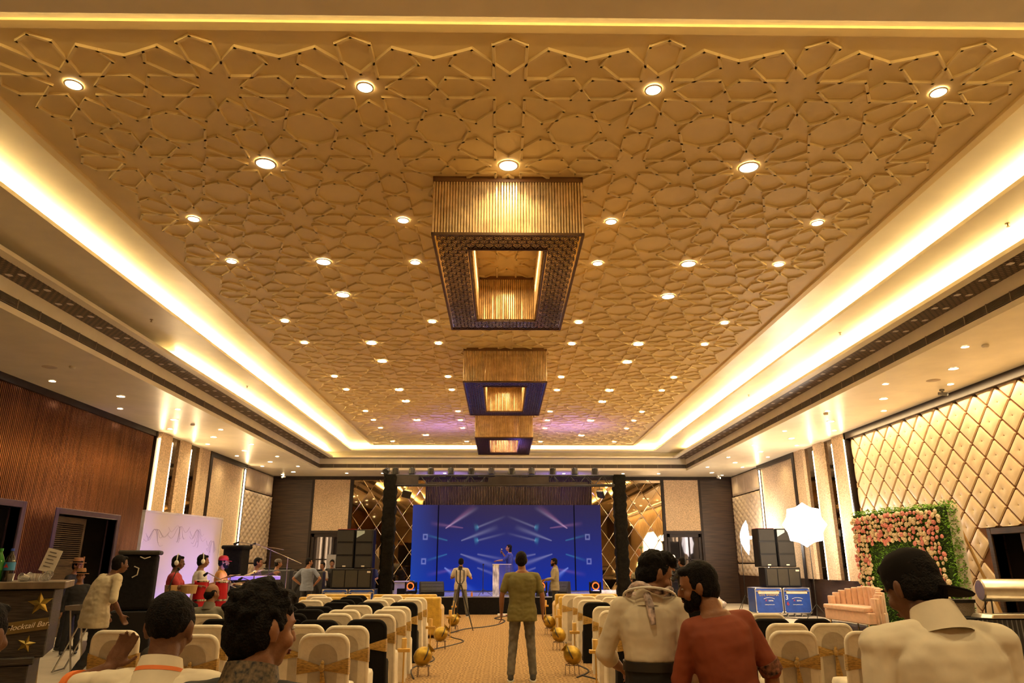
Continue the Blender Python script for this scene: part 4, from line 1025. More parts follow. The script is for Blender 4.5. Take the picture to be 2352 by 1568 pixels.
t=thing('extension_board','white extension board on the carpet before the stage','extension board',(.1,24.0,.012)); q=MB(); q.bx(-.22,.22,-.07,.07,0,.07); q.build('body',white,t,bevel=.01); q=MB(); q.bx(-.15,-.05,-.072,-.07,.02,.05); q.bx(.03,.12,-.072,-.07,.02,.05); q.build('switch',redm,t)
# ---- tripod in front of the cameraman
t=thing('camera_tripod','black camera tripod standing in the aisle behind the cameraman','tripod',(-1.04,18.9,.012),.3)
q=MB(); q.tube([(0,0,.95),(0,0,1.42)],.018,8); q.build('centre_column',blackmetal,t)
for a in(-2.6,-.55,1.6):
    q=MB(); q.tube([(.03*math.cos(a),.03*math.sin(a),1.08),(.36*math.cos(a),.36*math.sin(a),.01)],[.022,.012],8); q.build('leg',blackmetal,t)
q=MB(); q.tube([(-.10,0,1.42),(-.10,0,1.18),(-.05,0,1.10),(.05,0,1.10),(.10,0,1.18),(.10,0,1.42)],.014,8); q.build('u_bracket',blackmetal,t)
q=MB(); q.box(0,0,1.47,.09,.09,.10); q.tube([(0,-.02,1.46),(.02,-.32,1.40)],.012,6); q.build('head',blackmetal,t,bevel=.01)
# ================================================================ RIGHT SIDE
umb=mat('softbox_white',(1,1,1),emit=(1,.90,.80),es=6,rough=.6)
def photo_umbrella(x,y,hz,aim,lb,nn,dia=.62,hgt=2.25,tilt=0):
    t=thing('photo_umbrella_light',lb,'studio light',(x,y,0),aim,'studio umbrella lights')
    q=MB(); q.tube([(0,0,.25),(0,0,hgt-.05)],[.016,.010],8); q.build('stand_pole',blackmetal,t)
    for a in(.3,2.4,4.5): q=MB(); q.tube([(0,0,.5),(.42*math.cos(a),.42*math.sin(a),.015)],.011,6); q.build('leg',blackmetal,t)
    M=T(0,0,hgt)@RX(R(-90)+tilt); n=8
    q=MB(); vs=[(0,0,.26)]; 
    for r_,z in((.35,.225),(.7,.13),(1.0,0)):
        for i in range(n*4):
            a=2*PI*i/(n*4); sc_=1-.15*abs(math.sin(a*n/2))*r_ ; vs.append((dia*r_*sc_*math.cos(a),dia*r_*sc_*math.sin(a),z))
    fs=[(0,1+i,1+(i+1)%(n*4)) for i in range(n*4)]+[(1+l*n*4+i,1+l*n*4+(i+1)%(n*4),1+(l+1)*n*4+(i+1)%(n*4),1+(l+1)*n*4+i) for l in range(2) for i in range(n*4)]
    q.add(vs,fs,M@T(0,0,-.26)); q.build('umbrella_canopy',umb,t,smooth=True)
    q=MB()
    for i in range(n): a=2*PI*i/n; q.tube([(0,0,0),(dia*.5*math.cos(a),dia*.5*math.sin(a),-.07),(dia*math.cos(a),dia*math.sin(a),-.262)],.004,4,M)
    q.build('rib',chrome,t)
    q=MB(); q.tube([(0,0,-.75),(0,0,0)],.006,6,M); q.build('shaft',chrome,t)
    q=MB(); q.lathe([(.03,-.62),(.06,-.60),(.06,-.42),(.02,-.40)],14,M); q.box(0,.07,-.5,.05,.10,.12,M); q.box(-.16,.02,-.5,.20,.03,.03,M); q.box(-.12,-.06,-.5,.16,.035,.03,M); q.box(-.12,.10,-.5,.16,.035,.03,M); q.build('lamp_head',blackmetal,t)
    if nn: q=MB(); q.ell((0,0,-.37),(.055,.055,.07),12,8,M); q.build('bulb',mat('bare_bulb',(1,1,1),emit=(1,.93,.85),es=60),t,smooth=True)
    return t
photo_umbrella(8.88,21.3,0,R(172),'white glowing eight sided umbrella light facing the camera, left of the flower wall',False,dia=.64,hgt=2.68)
photo_umbrella(8.80,27.2,0,R(78),'white glowing umbrella light seen side on in the far right corner',True,dia=.62,hgt=2.50)
lamp_area('umbrella_glow',(8.8,20.9,2.6),(R(-80),0,R(190)),1.1,1.1,35,(1,.86,.72))
lamp_area('umbrella_glow',(8.9,27.2,2.5),(R(90),0,R(-80)),1.1,1.1,25,(1,.88,.76))
# ---- flower wall
fw=thing('flower_wall','leafy photo wall framed with pink and cream roses behind the pink sofa','flower wall',(8.90,16.45,0),math.atan2(14.8-18.1,8.95-8.53)+PI/2+PI/2)
# local +x runs along the wall, local -y faces the room
fw.rotation_euler=(0,0,R(-83))
FW=1.60; FH=2.74
q=MB(); q.bx(-FW,FW,.02,.30,.0,FH-.05); q.build('white_frame',mat('white_frame',(.7,.64,.55),rough=.6),fw)
q=MB(); q.tube([(FW-.1,.35,FH-.5),(FW+.1,.95,0)],.03,6); q.build('prop_stick',mat('yellow_wood',(.5,.3,.1),rough=.5),fw)
leafm=mat('hedge_leaf',(.16,.36,.03),rough=.5,var=.4,scale=25,spec=.3)
lf=MB(); lr=random.Random(11)
def leaf(mb,x,y,z,s_):
    M=T(x,y,z)@Matrix.Rotation(lr.uniform(0,6.3),4,'Z')@Matrix.Rotation(lr.uniform(-1,1),4,'X')@Matrix.Rotation(lr.uniform(-1,1),4,'Y')
    mb.add([(-s_,0,0),(-s_*.2,-s_*.35,.15*s_),(s_,0,0),(-s_*.2,s_*.35,.15*s_)],[(0,1,2,3)],M)
for i in range(9500):
    x=lr.uniform(-FW,FW); z=lr.uniform(.2,FH+.02); leaf(lf,x,lr.uniform(-.06,.03),z,lr.uniform(.022,.045))
for i in range(700): leaf(lf,lr.uniform(-FW,FW),lr.uniform(-.05,.28),FH+lr.uniform(-.08,.08),lr.uniform(.025,.05))
for i in range(1200): leaf(lf,FW+lr.uniform(-.05,.06),lr.uniform(-.05,.22),lr.uniform(.1,FH+.10),lr.uniform(.025,.05))
q=MB(); q.bx(-FW,FW,-.02,.02,.1,FH-.02); q.build('hedge_backing',mat('dark_green',(.02,.05,.008),rough=.9),fw)
o=lf.build('hedge_leaves',leafm,fw); o['kind']='stuff'
rose_c=mat('cream_rose',(.80,.66,.46),rough=.6,var=.12,scale=30); rose_p=mat('pink_rose',(.80,.30,.28),rough=.6,var=.15,scale=30)
def rose_mesh(nm,m):
    q=MB(); q.lathe([(0.001,.03),(.018,.04),(.024,.03),(.018,.012)],8)
    for k,(n_,r_,h_) in enumerate(((5,.035,.03),(7,.052,.014))):
        for i in range(n_):
            a=2*PI*i/n_+k*.4; q.ell((r_*.62*math.cos(a),r_*.62*math.sin(a),h_*.6),(.022,.022,.020-.004*k),8,5)
    o=q.build(nm,m,fw,smooth=True); return o
sample={'c':rose_mesh('cream_rose',rose_c),'p':rose_mesh('pink_rose',rose_p)}
spots=[]
def in_band(x,z):
    # arch opening: flowers fill outside it
    top=2.02-.0*x; 
    if z>top: return True
    if x<-1.02-(.0): return True
    k=(1.95-z)
    if x>.95-.0+max(0,(.22-k))*-1.6 and x<1.55 and x>.55+min(k,.35)*1.25: return True
    return False
zrow=.95
while zrow<2.72:
    x=-FW+.03+((int(zrow*100)%2)*.04)
    while x<FW-.12:
        xx=x+lr.uniform(-.025,.025); zz=zrow+lr.uniform(-.03,.03)
        if in_band(xx,zz): spots.append((xx,zz))
        x+=.105 if xx<.3 else .125
    zrow+=.105
lr.shuffle(spots)
cp_=0
nmx={'c':0,'p':0}
extra={'c':MB(),'p':MB()}
for i,(x,z) in enumerate(spots):
    kind='p' if lr.random()<.42 else 'c'; s_=lr.uniform(.75,1.25)
    rot=(R(90)+lr.uniform(-.3,.3),lr.uniform(-.4,.4),lr.uniform(-.3,.3))
    if nmx[kind]<100:
        if nmx[kind]==0: o=sample[kind]
        else: o=sample[kind].copy(); COL.objects.link(o); o.parent=fw
        o.location=(x,-.075,z); o.rotation_euler=rot; o.scale=(s_,s_,s_)
    else:
        me=sample[kind].data; M=T(x,-.075,z)@Matrix.Rotation(rot[0],4,'X')@Matrix.Scale(s_,4)
        extra[kind].add([v.co for v in me.vertices],[tuple(p.vertices) for p in me.polygons],M)
    nmx[kind]+=1
for k,m in(('c',rose_c),('p',rose_p)):
    if extra[k].v: o=extra[k].build('more_roses',m,fw,smooth=True); o['kind']='stuff'
# neon lettering
neon=mat('neon_letters',(1,.9,.6),emit=(1,.86,.42),es=9)
nb=MB()
def stroke(pts): nb.tube([(x,-.13,z) for x,z in pts],.014,6)
def curve(pts,n=5):
    P=[];m=len(pts)
    for i in range(m-1):
        p0=pts[max(i-1,0)];p1=pts[i];p2=pts[i+1];p3=pts[min(i+2,m-1)]
        for k in range(n):
            u=k/n; P.append(tuple(.5*((2*p1[a])+(-p0[a]+p2[a])*u+(2*p0[a]-5*p1[a]+4*p2[a]-p3[a])*u*u+(-p0[a]+3*p1[a]-3*p2[a]+p3[a])*u**3) for a in range(2)))
    P.append(pts[-1]); return P
# 'together' in loose script, cross bars and tall ascenders as in the photograph
stroke([(-.44,1.62),(-.38,1.30),(-.42,1.22)]); stroke([(-.50,1.53),(-.28,1.56)])
stroke(curve([(-.48,1.33),(-.44,1.40),(-.38,1.33),(-.30,1.40),(-.24,1.34),(-.28,1.29),(-.33,1.34),(-.24,1.40),(-.16,1.38)]))
stroke(curve([(-.12,1.40),(-.18,1.34),(-.12,1.30),(-.06,1.38),(-.10,1.20),(-.18,1.18),(-.12,1.28),(.0,1.36)]))
stroke([(.13,1.60),(.03,1.22)]); stroke([(.15,1.60),(.08,1.36),(.04,1.20)])
stroke(curve([(.06,1.32),(.12,1.40),(.17,1.32),(.22,1.38),(.28,1.32),(.32,1.40)])); stroke([(.34,1.50),(.29,1.22)]); stroke([(.26,1.41),(.44,1.42)])
stroke(curve([(.34,1.32),(.40,1.39),(.44,1.32),(.50,1.40),(.54,1.33),(.60,1.36)]))
nb.build('neon_lettering',neon,fw)
# ---- sofa on its mirrored plinth
pl=thing('sofa_plinth','low mirrored plinth with flowers painted along its edge under the pink sofa','plinth',(8.0,16.9,0),R(-86))
q=MB(); q.bx(-1.9,1.9,-.62,.42,0,.24); q.build('box',mat('mirrored_green',(.10,.12,.09),rough=.12,metal=.7,var=.6,scale=9),pl,bevel=.01)
q=MB()
for i in range(60): q.ell((lr.uniform(-1.85,1.85),-.635,lr.uniform(.05,.20)),(.035,.012,.03),8,5)
q.build('printed_flowers',mat('printed_flower',(.55,.35,.33),rough=.4,var=.3,scale=18),pl)
pink=mat('pink_velvet',(.66,.40,.27),rough=.65,var=.05,scale=12,bump=.15,bscale=40,sheen=.4)
sf=thing('pink_sofa','curved pale pink velvet sofa with channelled back before the flower wall','sofa',(7.98,16.85,.24),R(-86))
q=MB()
N=14
for i in range(N):
    a0=PI*(1.02-.92*i/N*1.12); a1=PI*(1.02-.92*(i+1)/N*1.12)
    def pt(a,rx): return (rx*.93*math.cos(a),-.18+.50*math.sin(a)*(rx))
    am=(a0+a1)/2; hh_=.60+.26*math.sin(max(0,min(PI,am)))**.7
    poly=[]
    c0,c1=pt(a0,1.05),pt(a1,1.05); d0,d1=pt(a0,.86),pt(a1,.86)
    def bul(p,q_,out):
        r_=[]
        for k in range(5):
            u=k/4; mx=p[0]+(q_[0]-p[0])*u; my=p[1]+(q_[1]-p[1])*u; nx,ny=math.cos(am),math.sin(am); b_=.028*math.sin(PI*u)*out; r_.append((mx+nx*b_,my+ny*b_))
        return r_
    poly=bul(c0,c1,1)+bul(d1,d0,-1)
    q.prism(poly,.12,hh_,taper=.985); 
q.build('channel_backrest',pink,sf,bevel=.015,smooth=True,auto=50)
q=MB(); q.prism([(-.93,-.34),(.93,-.34),(.96,0),(.72,.22),(0,.34),(-.72,.22),(-.96,0)],.12,.36); q.build('base',pink,sf,bevel=.02)
q=MB(); q.prism([(-.86,-.40),(.86,-.40),(.84,0),(.62,.16),(0,.24),(-.62,.16),(-.84,0)],.36,.46); q.build('seat_cushion',pink,sf,bevel=.03,seg=3,smooth=True,auto=50)
for x,y in((-.8,-.28),(.8,-.28),(-.5,.2),(.5,.2)): q=MB(); q.lathe([(.014,0),(.022,.12)],10,T(x,y,0)); q.build('brass_leg',brass,sf,smooth=True)
# ---- buffet table
tb=thing('buffet_table','long buffet table with black pleated skirting at the right edge','table',(8.3,12.0,0),R(-4))
q=MB(); q.bx(-1.35,1.3,-.42,.42,.76,.79); q.build('table_top',blackcloth,tb)
q=MB(); vs=[];n=0
pts=[]
x=-1.36
while x<1.3: pts.append((x,-.43-.025*(1 if len(pts)%2 else 0)-.008*math.sin(x*9))); x+=.035
y=.42; side=[]
while y>-.42: side.append((-1.36-.025*(1 if len(side)%2 else 0),y)); y-=.035
pts=side+pts
vs=[(a,b_,.77) for a,b_ in pts]+[(a*1.01,b_*1.03,.01) for a,b_ in pts]; n=len(pts)
q.add(vs,[(i,i+1,n+i+1,n+i) for i in range(n-1)]); q.build('pleated_skirt',mat('black_satin',(.02,.018,.02),rough=.35,sheen=.5),tb)
ch=thing('chafing_dish','steel roll top chafing dish with round cylinder lid on the buffet table','chafing dish',(8.05,11.9,.79),R(-8))
q=MB(); q.tube([(-.42,0,.40),(-.40,0,.40),(.48,0,.40),(.5,0,.40)],[.15,.17,.17,.15],28); q.build('cylinder_lid',mat('chafer_steel',(.62,.58,.50),rough=.28,metal=.95,var=.05,bump=.05,bscale=8),ch,smooth=True,auto=40)
q=MB(); q.lathe([(.17,0),(.17,.015),(.11,.02),(.10,.05),(.06,.06),(.03,.09),(0.001,.09)],24,T(.50,0,.40)@RY(R(90))); q.build('lid_knob',brass,ch,smooth=True)
q=MB()
for x in(-.34,.34): q.tube([(x,-.12,.0),(x+.02,-.1,.25),(x,0,.30)],.012,8); q.tube([(x,.12,.0),(x+.02,.1,.25),(x,0,.30)],.012,8)
q.build('frame_leg',blackmetal,ch)
simple('serving_tray','flat octagonal steel tray in front of the chafing dish','tray',lambda q:(q.prism([(-.6,-.14),(-.5,-.26),(.5,-.26),(.6,-.14),(.6,.12),(-.6,.12)],0,.06,taper=.93)),mat('chafer_steel',(0,0,0)),(8.0,11.83,.79),bevel=.008)
t=thing('woven_basket','woven silver basket with a dark rim on the buffet table','basket',(7.3,12.25,.79)); q=MB(); q.prism([(-.3,-.12),(.3,-.12),(.3,.12),(-.3,.12)],0,.2,taper=1.05); q.build('body',mat('woven_silver',(.30,.25,.19),rough=.4,metal=.4,bump=.8,bscale=70),t)
q=MB(); q.bx(-.33,.33,-.14,.14,.20,.25); q.build('rim',blackpl,t)
t=simple('plastic_bag_pile','heap of pale plastic bags and cables in the far right corner','bags',lambda q:[q.ell((lr.uniform(-.5,.5),lr.uniform(-.2,.2),lr.uniform(.08,.28)),(lr.uniform(.12,.22),.15,lr.uniform(.1,.2)),9,6) for _ in range(9)],mat('plastic_bag',(.45,.38,.33),rough=.3,bump=.8,bscale=9),(7.9,28.2,0),smooth=True)
simple('green_box','small green box on the floor left of the right flight cases','box',lambda q:q.bx(-.14,.14,-.08,.08,0,.12),mat('green',(.03,.25,.08),rough=.4),(7.75,25.2,0),bevel=.01)
# ================================================================ LEFT SIDE
# mocktail bar
br=thing('mocktail_bar','black bar counter with gold stars and a lettered sign at the left edge','bar counter',(-5.66,7.84,0),R(25))
dk=mat('black_plank_wood',(.030,.024,.020),rough=.45,var=.35,scale=6,stretch=(1,1,12),bump=.3,bscale=10)
gstar=mat('antique_gold',(.36,.26,.06),rough=.35,metal=.7,var=.2)
q=MB(); q.bx(-1.2,.97,-.46,.40,.70,1.34); q.build('front_panel',dk,br,bevel=.01)
q=MB(); q.bx(-1.3,.90,-.52,.42,.64,.71); q.bx(-1.25,.86,-.49,.40,0,.64); q.build('plinth',dk,br,bevel=.01)
q=MB(); q.bx(-1.3,.42,-.54,.48,1.34,1.41); q.build('worktop',mat('grey_worktop',(.17,.13,.09),rough=.4,var=.2,scale=5),br,bevel=.006)
q=MB(); q.bx(.43,1.06,-.54,.48,1.35,1.42); q.build('worktop_flap',mat('grey_worktop',(0,0,0)),br,bevel=.006)
def star(mb,cx,cz,r_,rot,d=.03):
    poly=[]
    for k in range(10): a=rot+PI/2+k*PI/5; rr_=r_*(1 if k%2==0 else .42); poly.append((cx+rr_*math.cos(a),cz+rr_*math.sin(a)))
    M=Matrix(((1,0,0,0),(0,0,-1,0),(0,1,0,0),(0,0,0,1)))
    y=lambda z:-.462
    n=10; vs=[(a,y(b_)-.004,b_) for a,b_ in poly]+[(cx,y(cz)-d,cz)]
    mb.add(vs,[(k,(k+1)%n,n) for k in range(n)])
q=MB(); star(q,.86,1.21,.115,.12); q.build('gold_star',gstar,br)
q=MB(); star(q,.46,.80,.10,.3); q.build('gold_star',gstar,br)
q=MB(); star(q,.80,.83,.085,-.2); q.build('gold_star',gstar,br)
q=MB(); M=T(.79,-.475,1.0)@RY(R(-7)); q.bx(-.175,.175,-.01,.012,-.055,.055,M); q.build('sign_plate',mat('sign_brown',(.17,.12,.04),rough=.4,metal=.3),br)
text_mesh('sign_lettering','Mocktail Bar.',.070,mat('sign_white',(.85,.78,.6),rough=.5),br,(.79,-.49,1.0),(PI/2,R(-7),0),shear=.35)
# bottles and cups on the bar
def bottle(x,y,lb,h,liq,cap,labm,mark=False):
    t=thing('soft_drink_bottle',lb,'bottle',(x,y,1.41),0,'plastic drink bottles on the bar')
    q=MB(); q.lathe([(.045,0),(.05,.02),(.047,.10),(.05,.14),(.05,.20),(.035,.25),(.016,.29),(.015,.31)],18); q.build('bottle_body',mat('dark_cola',(.012,.008,.006),rough=.08,spec=.8) if liq=='d' else mat('green_bottle',(.05,.25,.04),rough=.1),t,smooth=True)
    q=MB(); q.lathe([(.018,.31),(.018,.335),(0.001,.336)],12); q.build('cap',cap,t,smooth=True)
    q=MB(); q.lathe([(.0515,.12),(.0515,.20)],18,cap=False); q.build('paper_label',labm,t,smooth=True)
    if mark: q=MB(); q.add([(-.025,-.053,.145),(.0,-.053,.15),(.025,-.053,.145),(.012,-.053,.165),(0,-.053,.188),(-.014,-.053,.165)],[(0,1,2,3,4,5)]); q.build('red_mark',redtxt,t)
bottle(-5.047,7.75,'dark cola bottle with blue cap and blue red label on the bar','.',"d",mat('blue_cap',(.02,.06,.4),rough=.4),mat('blue_label',(.03,.2,.42),rough=.4),True)
bottle(-5.141,7.72,'green drink bottle beside the cola bottle on the bar','.',"g",mat('green_cap',(.05,.3,.05),rough=.4),mat('green_label',(.08,.32,.06),rough=.4))
cupm=mat('clear_plastic_cup',(.95,.93,.88),rough=.05,trans=.9)
k=0
for i in range(9):
    x=-5.000+i*.036+rnd.uniform(-.006,.006); y=7.76+.012*i+(.09 if i%2 else -.03); 
    q=MB(); q.lathe([(.026,0),(.036,.085),(.037,.09),(.033,.088),(.024,.004)],14,RX(R(rnd.uniform(50,85)) if i%3 else 0)); o=q.build('plastic_cup',cupm,smooth=True,loc=(x,y,1.41+(.037 if i%3 else 0)),rot=(0,0,rnd.uniform(0,6))); tag(o,'clear plastic cup in the heap on the bar, %s from the bottle'%['first','second','third','fourth','fifth','sixth','seventh','eighth','ninth'][i],'cup','clear plastic cups heaped on the bar')
# easel sign
es=thing('easel_sign','printed paper menu on a thin easel behind the bar','sign',(-6.05,9.9,0),R(8))
q=MB(); q.tube([(-.18,0,.0),(.05,.05,1.65)],.012,6); q.tube([(.02,0,.0),(.12,.05,1.65)],.012,6); q.tube([(0,.5,0),(.08,.08,1.5)],.012,6); q.build('easel_leg',mat('pale_wood',(.40,.28,.14),rough=.5),es)
M=T(.11,.0,1.63)@RY(R(13))@RX(R(-6)); q=MB(); q.bx(-.085,.10,-.01,.0,-.14,.15,M); q.build('paper',mat('paper',(.62,.56,.48),rough=.7),es)
q=MB()
for i in range(5): q.bx(-.05,.04+.02*(i%2),-.013,-.011,.10-i*.045,.11-i*.045,M)
q.build('printed_lines',mat('print_grey',(.15,.12,.1),rough=.7),es)
# folding tray stand
ts=thing('tray_stand','folding metal tray stand on the pale floor right of the bar','tray stand',(-6.55,12.1,0),R(5))
q=MB(); q.bx(-.21,.20,-.22,.22,.90,.915); q.bx(-.21,.20,-.23,-.21,.915,.97); q.bx(-.21,.20,.21,.23,.915,.97); q.bx(-.22,-.20,-.22,.22,.915,.97); q.bx(.19,.21,-.22,.22,.915,.97); q.build('tray',steel,ts)
q=MB()
for y in(-.18,.18): q.tube([(-.26,y,.02),(.10,y,.90)],.013,6); q.tube([(-.15,y,.90),(.0,y,.02)],.013,6)
for x,z in((-.26,.03),(.0,.03)): q.tube([(x,-.2,z),(x,.2,z)],.013,6)
q.build('folding_leg',steel,ts)
# big covered speaker
cs=thing('covered_loudspeaker','large black covered loudspeaker on a bass bin left of the band','speaker',(-5.98,12.45,0),R(20))
q=MB(); q.bx(-.27,.27,-.24,.26,.88,1.74); q.build('cover',blackcloth,cs,bevel=.05,seg=3,smooth=True,auto=60)
q=MB(); q.bx(-.31,.31,-.29,.33,1.73,1.80); q.build('top_lid',mat('charcoal_lid',(.02,.017,.013),rough=.6),cs,bevel=.02)
q=MB(); q.tube([(-.05,-.25,1.55),(.02,-.27,1.52),(.01,-.27,1.42),(-.06,-.25,1.38)],.01,6); q.build('handle',labelm,cs)
q=MB(); q.tube([(.02,-.29,1.70),(.09,-.31,1.67),(.17,-.29,1.70)],.008,6); q.build('strap',labelm,cs)
q=MB(); q.bx(-.31,.31,-.26,.30,0,.87); q.build('bass_bin',blackpl,cs,bevel=.02)
q=MB(); q.bx(-.05,.05,-.266,-.26,.45,.57); q.build('connector_plate',mat('plate_black',(.005,.005,.005),rough=.3),cs)
cs2=thing('loudspeaker','black loudspeaker on a cabinet behind the drummer and keyboard','speaker',(-7.0,19.75,0),R(-10))
q=MB(); q.bx(-.26,.26,-.22,.24,1.0,1.98); q.bx(-.31,.31,-.26,.28,1.95,2.05); q.build('cover',blackcloth,cs2,bevel=.03); q=MB(); q.bx(-.3,.3,-.25,.28,0,1.0); q.build('lower_cabinet',blackpl,cs2)
# backdrop board
bp_=thing('backdrop_board','tall white board with line drawn flowers lit lilac behind the band','backdrop',(-7.5,17.55,0),math.atan2(19.0-16.1,.55))
def board_mat():
    m=bpy.data.materials.new('floral_board'); m.use_nodes=True; nt,N,L,b=nodes(m)
    b.inputs['Base Color'].default_value=(.70,.64,.66,1); b.inputs['Roughness'].default_value=.3; return m
q=MB(); q.bx(-1.5,1.5,-.03,.03,0,2.68); q.build('panel',board_mat(),bp_)
q=MB(); q.bx(-1.53,1.53,-.04,.04,2.67,2.71); q.bx(-1.53,-1.49,-.04,.04,0,2.7); q.bx(1.49,1.53,-.04,.04,0,2.7); q.build('rim',white,bp_)
q=MB(); dr2=random.Random(4)
for (cx,cz,s_) in((-1.1,2.3,.5),(-.25,2.4,.45),(.5,2.35,.4),(1.15,2.1,.4),(-1.2,1.4,.45),(1.05,1.3,.5),(-1.0,.7,.4)):
    for k in range(9):
        a=-PI/2+dr2.uniform(-1.3,1.3); L_=s_*dr2.uniform(.6,1.1); bend=dr2.uniform(-.6,.6); pts=[]
        for u in range(9): t_=u/8; pts.append((cx+L_*t_*math.cos(a+bend*t_),-.033,cz+L_*t_*math.sin(a+bend*t_)+.06*math.sin(t_*7)))
        q.tube(pts,.0022,4)
q.build('line_flowers',mat('drawn_line',(.45,.37,.40),rough=.5),bp_)
# lilac wash on board from the band's light
lamp_spot('band_wash',(-4.85,15.2,.62),(R(100),0,R(62)),150,angle=85,color=(.30,.24,1.0),blend=.7,radius=.15)
lamp_spot('band_wash',(-5.0,17.9,.6),(R(100),0,R(84)),90,angle=80,color=(.30,.24,1.0),blend=.7,radius=.15)
# band riser
simple('band_riser','low riser with pale top carrying the band and its drums','riser',lambda q:q.bx(-1.15,1.0,-3.1,3.2,0,.38),mat('riser_pale',(.45,.40,.48),rough=.4,var=.2,scale=2),(-5.75,15.9,0))
conga=mat('red_lacquer',(.45,.012,.02),rough=.18,var=.05); skin_d=mat('drum_skin',(.75,.70,.6),rough=.5)
def conga_d(x,y,z,r_,h,lb):
    t=thing('conga_drum',lb,'drum',(x,y,z),0,'red conga drums of the percussionist')
    q=MB(); q.lathe([(r_*.55,.30),(r_*.75,.38),(r_,.30+h*.55),(r_*.95,.30+h)],22); q.build('shell',conga,t,smooth=True)
    q=MB(); q.lathe([(r_*.95,.30+h),(r_*.9,.315+h),(0.001,.315+h)],22); q.build('head',skin_d,t,smooth=True)
    q=MB(); q.lathe([(r_*.98,.285+h),(r_*1.03,.285+h),(r_*1.03,.31+h),(r_*.98,.31+h)],22,cap=False); q.lathe([(r_*.99,.28+h*.5),(r_*1.04,.28+h*.5),(r_*1.04,.31+h*.5),(r_*.99,.31+h*.5)],22,cap=False); q.build('hoop',chrome,t,smooth=True)
    for a in(.3,2.4,4.5): q=MB(); q.tube([(r_*.6*math.cos(a),r_*.6*math.sin(a),.42),(r_*1.15*math.cos(a),r_*1.15*math.sin(a),.01)],.010,6); q.build('stand_leg',chrome,t)
conga_d(-5.28,13.35,.38,.125,.62,'tall red conga drum in front of the percussionist'); conga_d(-5.02,13.6,.38,.115,.60,'second red conga drum right of the tall one')
t=thing('bongo_drums','pair of small pale drums on a stand between percussionist and congas','drum',(-5.55,13.1,.38)); q=MB(); q.lathe([(.12,.72),(.13,.86)],18,T(-.12,0,0)); q.lathe([(.12,.72),(.14,.86)],18,T(.16,0,0)); q.build('shells',mat('tan_shell',(.45,.28,.12),rough=.4),t,smooth=True); q=MB(); q.tube([(0,0,0),(0,0,.74)],.012,6); q.build('stand',chrome,t)
def drum(x,y,z,r_,h,lb,m):
    t=thing('kit_drum',lb,'drum',(x,y,.38),0,'drums of the kit'); q=MB(); q.lathe([(r_,z),(r_,z+h)],20,cap=False); q.build('shell',m,t,smooth=True); q=MB(); q.lathe([(0.001,z+h),(r_,z+h)],20,cap=False); q.build('drum_skin',skin_d,t); q=MB(); q.lathe([(r_*1.03,z+h-.02),(r_*1.03,z+h+.01)],20,cap=False); q.lathe([(r_*1.03,z),(r_*1.03,z+.03)],20,cap=False); q.build('hoop',chrome,t)
    for a in(.5,2.6,4.7): q=MB(); q.tube([(r_*.5*math.cos(a),r_*.5*math.sin(a),z),(r_*1.1*math.cos(a),r_*1.1*math.sin(a),0)],.009,6); q.build('stand_leg',chrome,t)
dkd=mat('dark_drum',(.03,.03,.05),rough=.2)
drum(-5.45,14.75,.52,.17,.14,'chrome snare drum left of the kit',steel); drum(-5.35,15.25,.62,.15,.2,'dark small tom in the middle of the kit',dkd); drum(-5.25,15.8,.5,.20,.28,'dark floor tom at the right of the kit',dkd)
def cymbal(x,y,h,r_,tilt,lb):
    t=thing('cymbal',lb,'cymbal',(x,y,.38),0,'cymbals of the kit'); q=MB(); q.lathe([(0.001,.03),(.04,.02),(r_*.5,.008),(r_,-.006)],26,T(0,0,h)@RY(tilt),cap=False); q.build('bronze_plate',brass,t,smooth=True)
    q=MB(); q.tube([(0,0,.45),(0,0,h)],.010,6); q.build('stand_pole',chrome,t); 
    for a in(.2,2.3,4.4): q=MB(); q.tube([(0,0,.5),(.28*math.cos(a),.28*math.sin(a),.01)],.009,6); q.build('stand_leg',chrome,t)
cymbal(-5.15,14.35,.98,.19,R(-14),'brass cymbal tilted left above the kit'); cymbal(-4.98,15.2,1.05,.21,R(-18),'larger brass cymbal tilted above the floor tom')
def micstand(x,y,z,h,bx_,by_,bz,lb,m=chrome):
    t=thing('boom_mic_stand',lb,'microphone stand',(x,y,z),0,'boom microphone stands of the band')
    q=MB(); q.tube([(0,0,.1),(0,0,h)],.011,6,); q.build('pole',m,t); q=MB(); q.tube([(-bx_*.4,-by_*.4,h-bz*.4),(bx_,by_,h+bz)],.008,6); q.build('boom',m,t)
    q=MB(); q.tube([(bx_,by_,h+bz),(bx_*1.15,by_*1.15,h+bz-.05)],[.02,.028],8); q.build('microphone',blackpl,t)
    for a in(.2,2.3,4.4): q=MB(); q.tube([(0,0,.15),(.28*math.cos(a),.28*math.sin(a),.01)],.009,6); q.build('leg',m,t)
micstand(-5.66,12.98,.38,.9,.05,.1,.25,'short microphone stand beside the percussionist in red',blackmetal); micstand(-5.0,13.9,.38,.85,-.45,.1,.2,'boom microphone stand over the congas',chrome); micstand(-5.1,16.5,.38,1.55,-.75,.1,.12,'tall boom stand reaching left behind the kit',chrome); micstand(-5.3,18.6,.38,1.35,-.9,.2,.35,'tall boom stand by the keyboard reaching up left',chrome); micstand(-4.95,15.9,.38,.75,-.5,0,.18,'boom stand between kit and keyboard',blackmetal)
kb=thing('keyboard','long stage keyboard with lilac lit top on a stand','keyboard',(-5.7,17.2,.38),R(30))
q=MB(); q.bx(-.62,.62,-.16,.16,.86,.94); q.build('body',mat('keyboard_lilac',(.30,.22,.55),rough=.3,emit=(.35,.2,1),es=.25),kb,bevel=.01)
q=MB(); 
for i in range(36): q.bx(-.58+i*.032,-.552+i*.032,-.15,-.03,.94,.948)
q.build('key',white,kb)
q=MB(); 
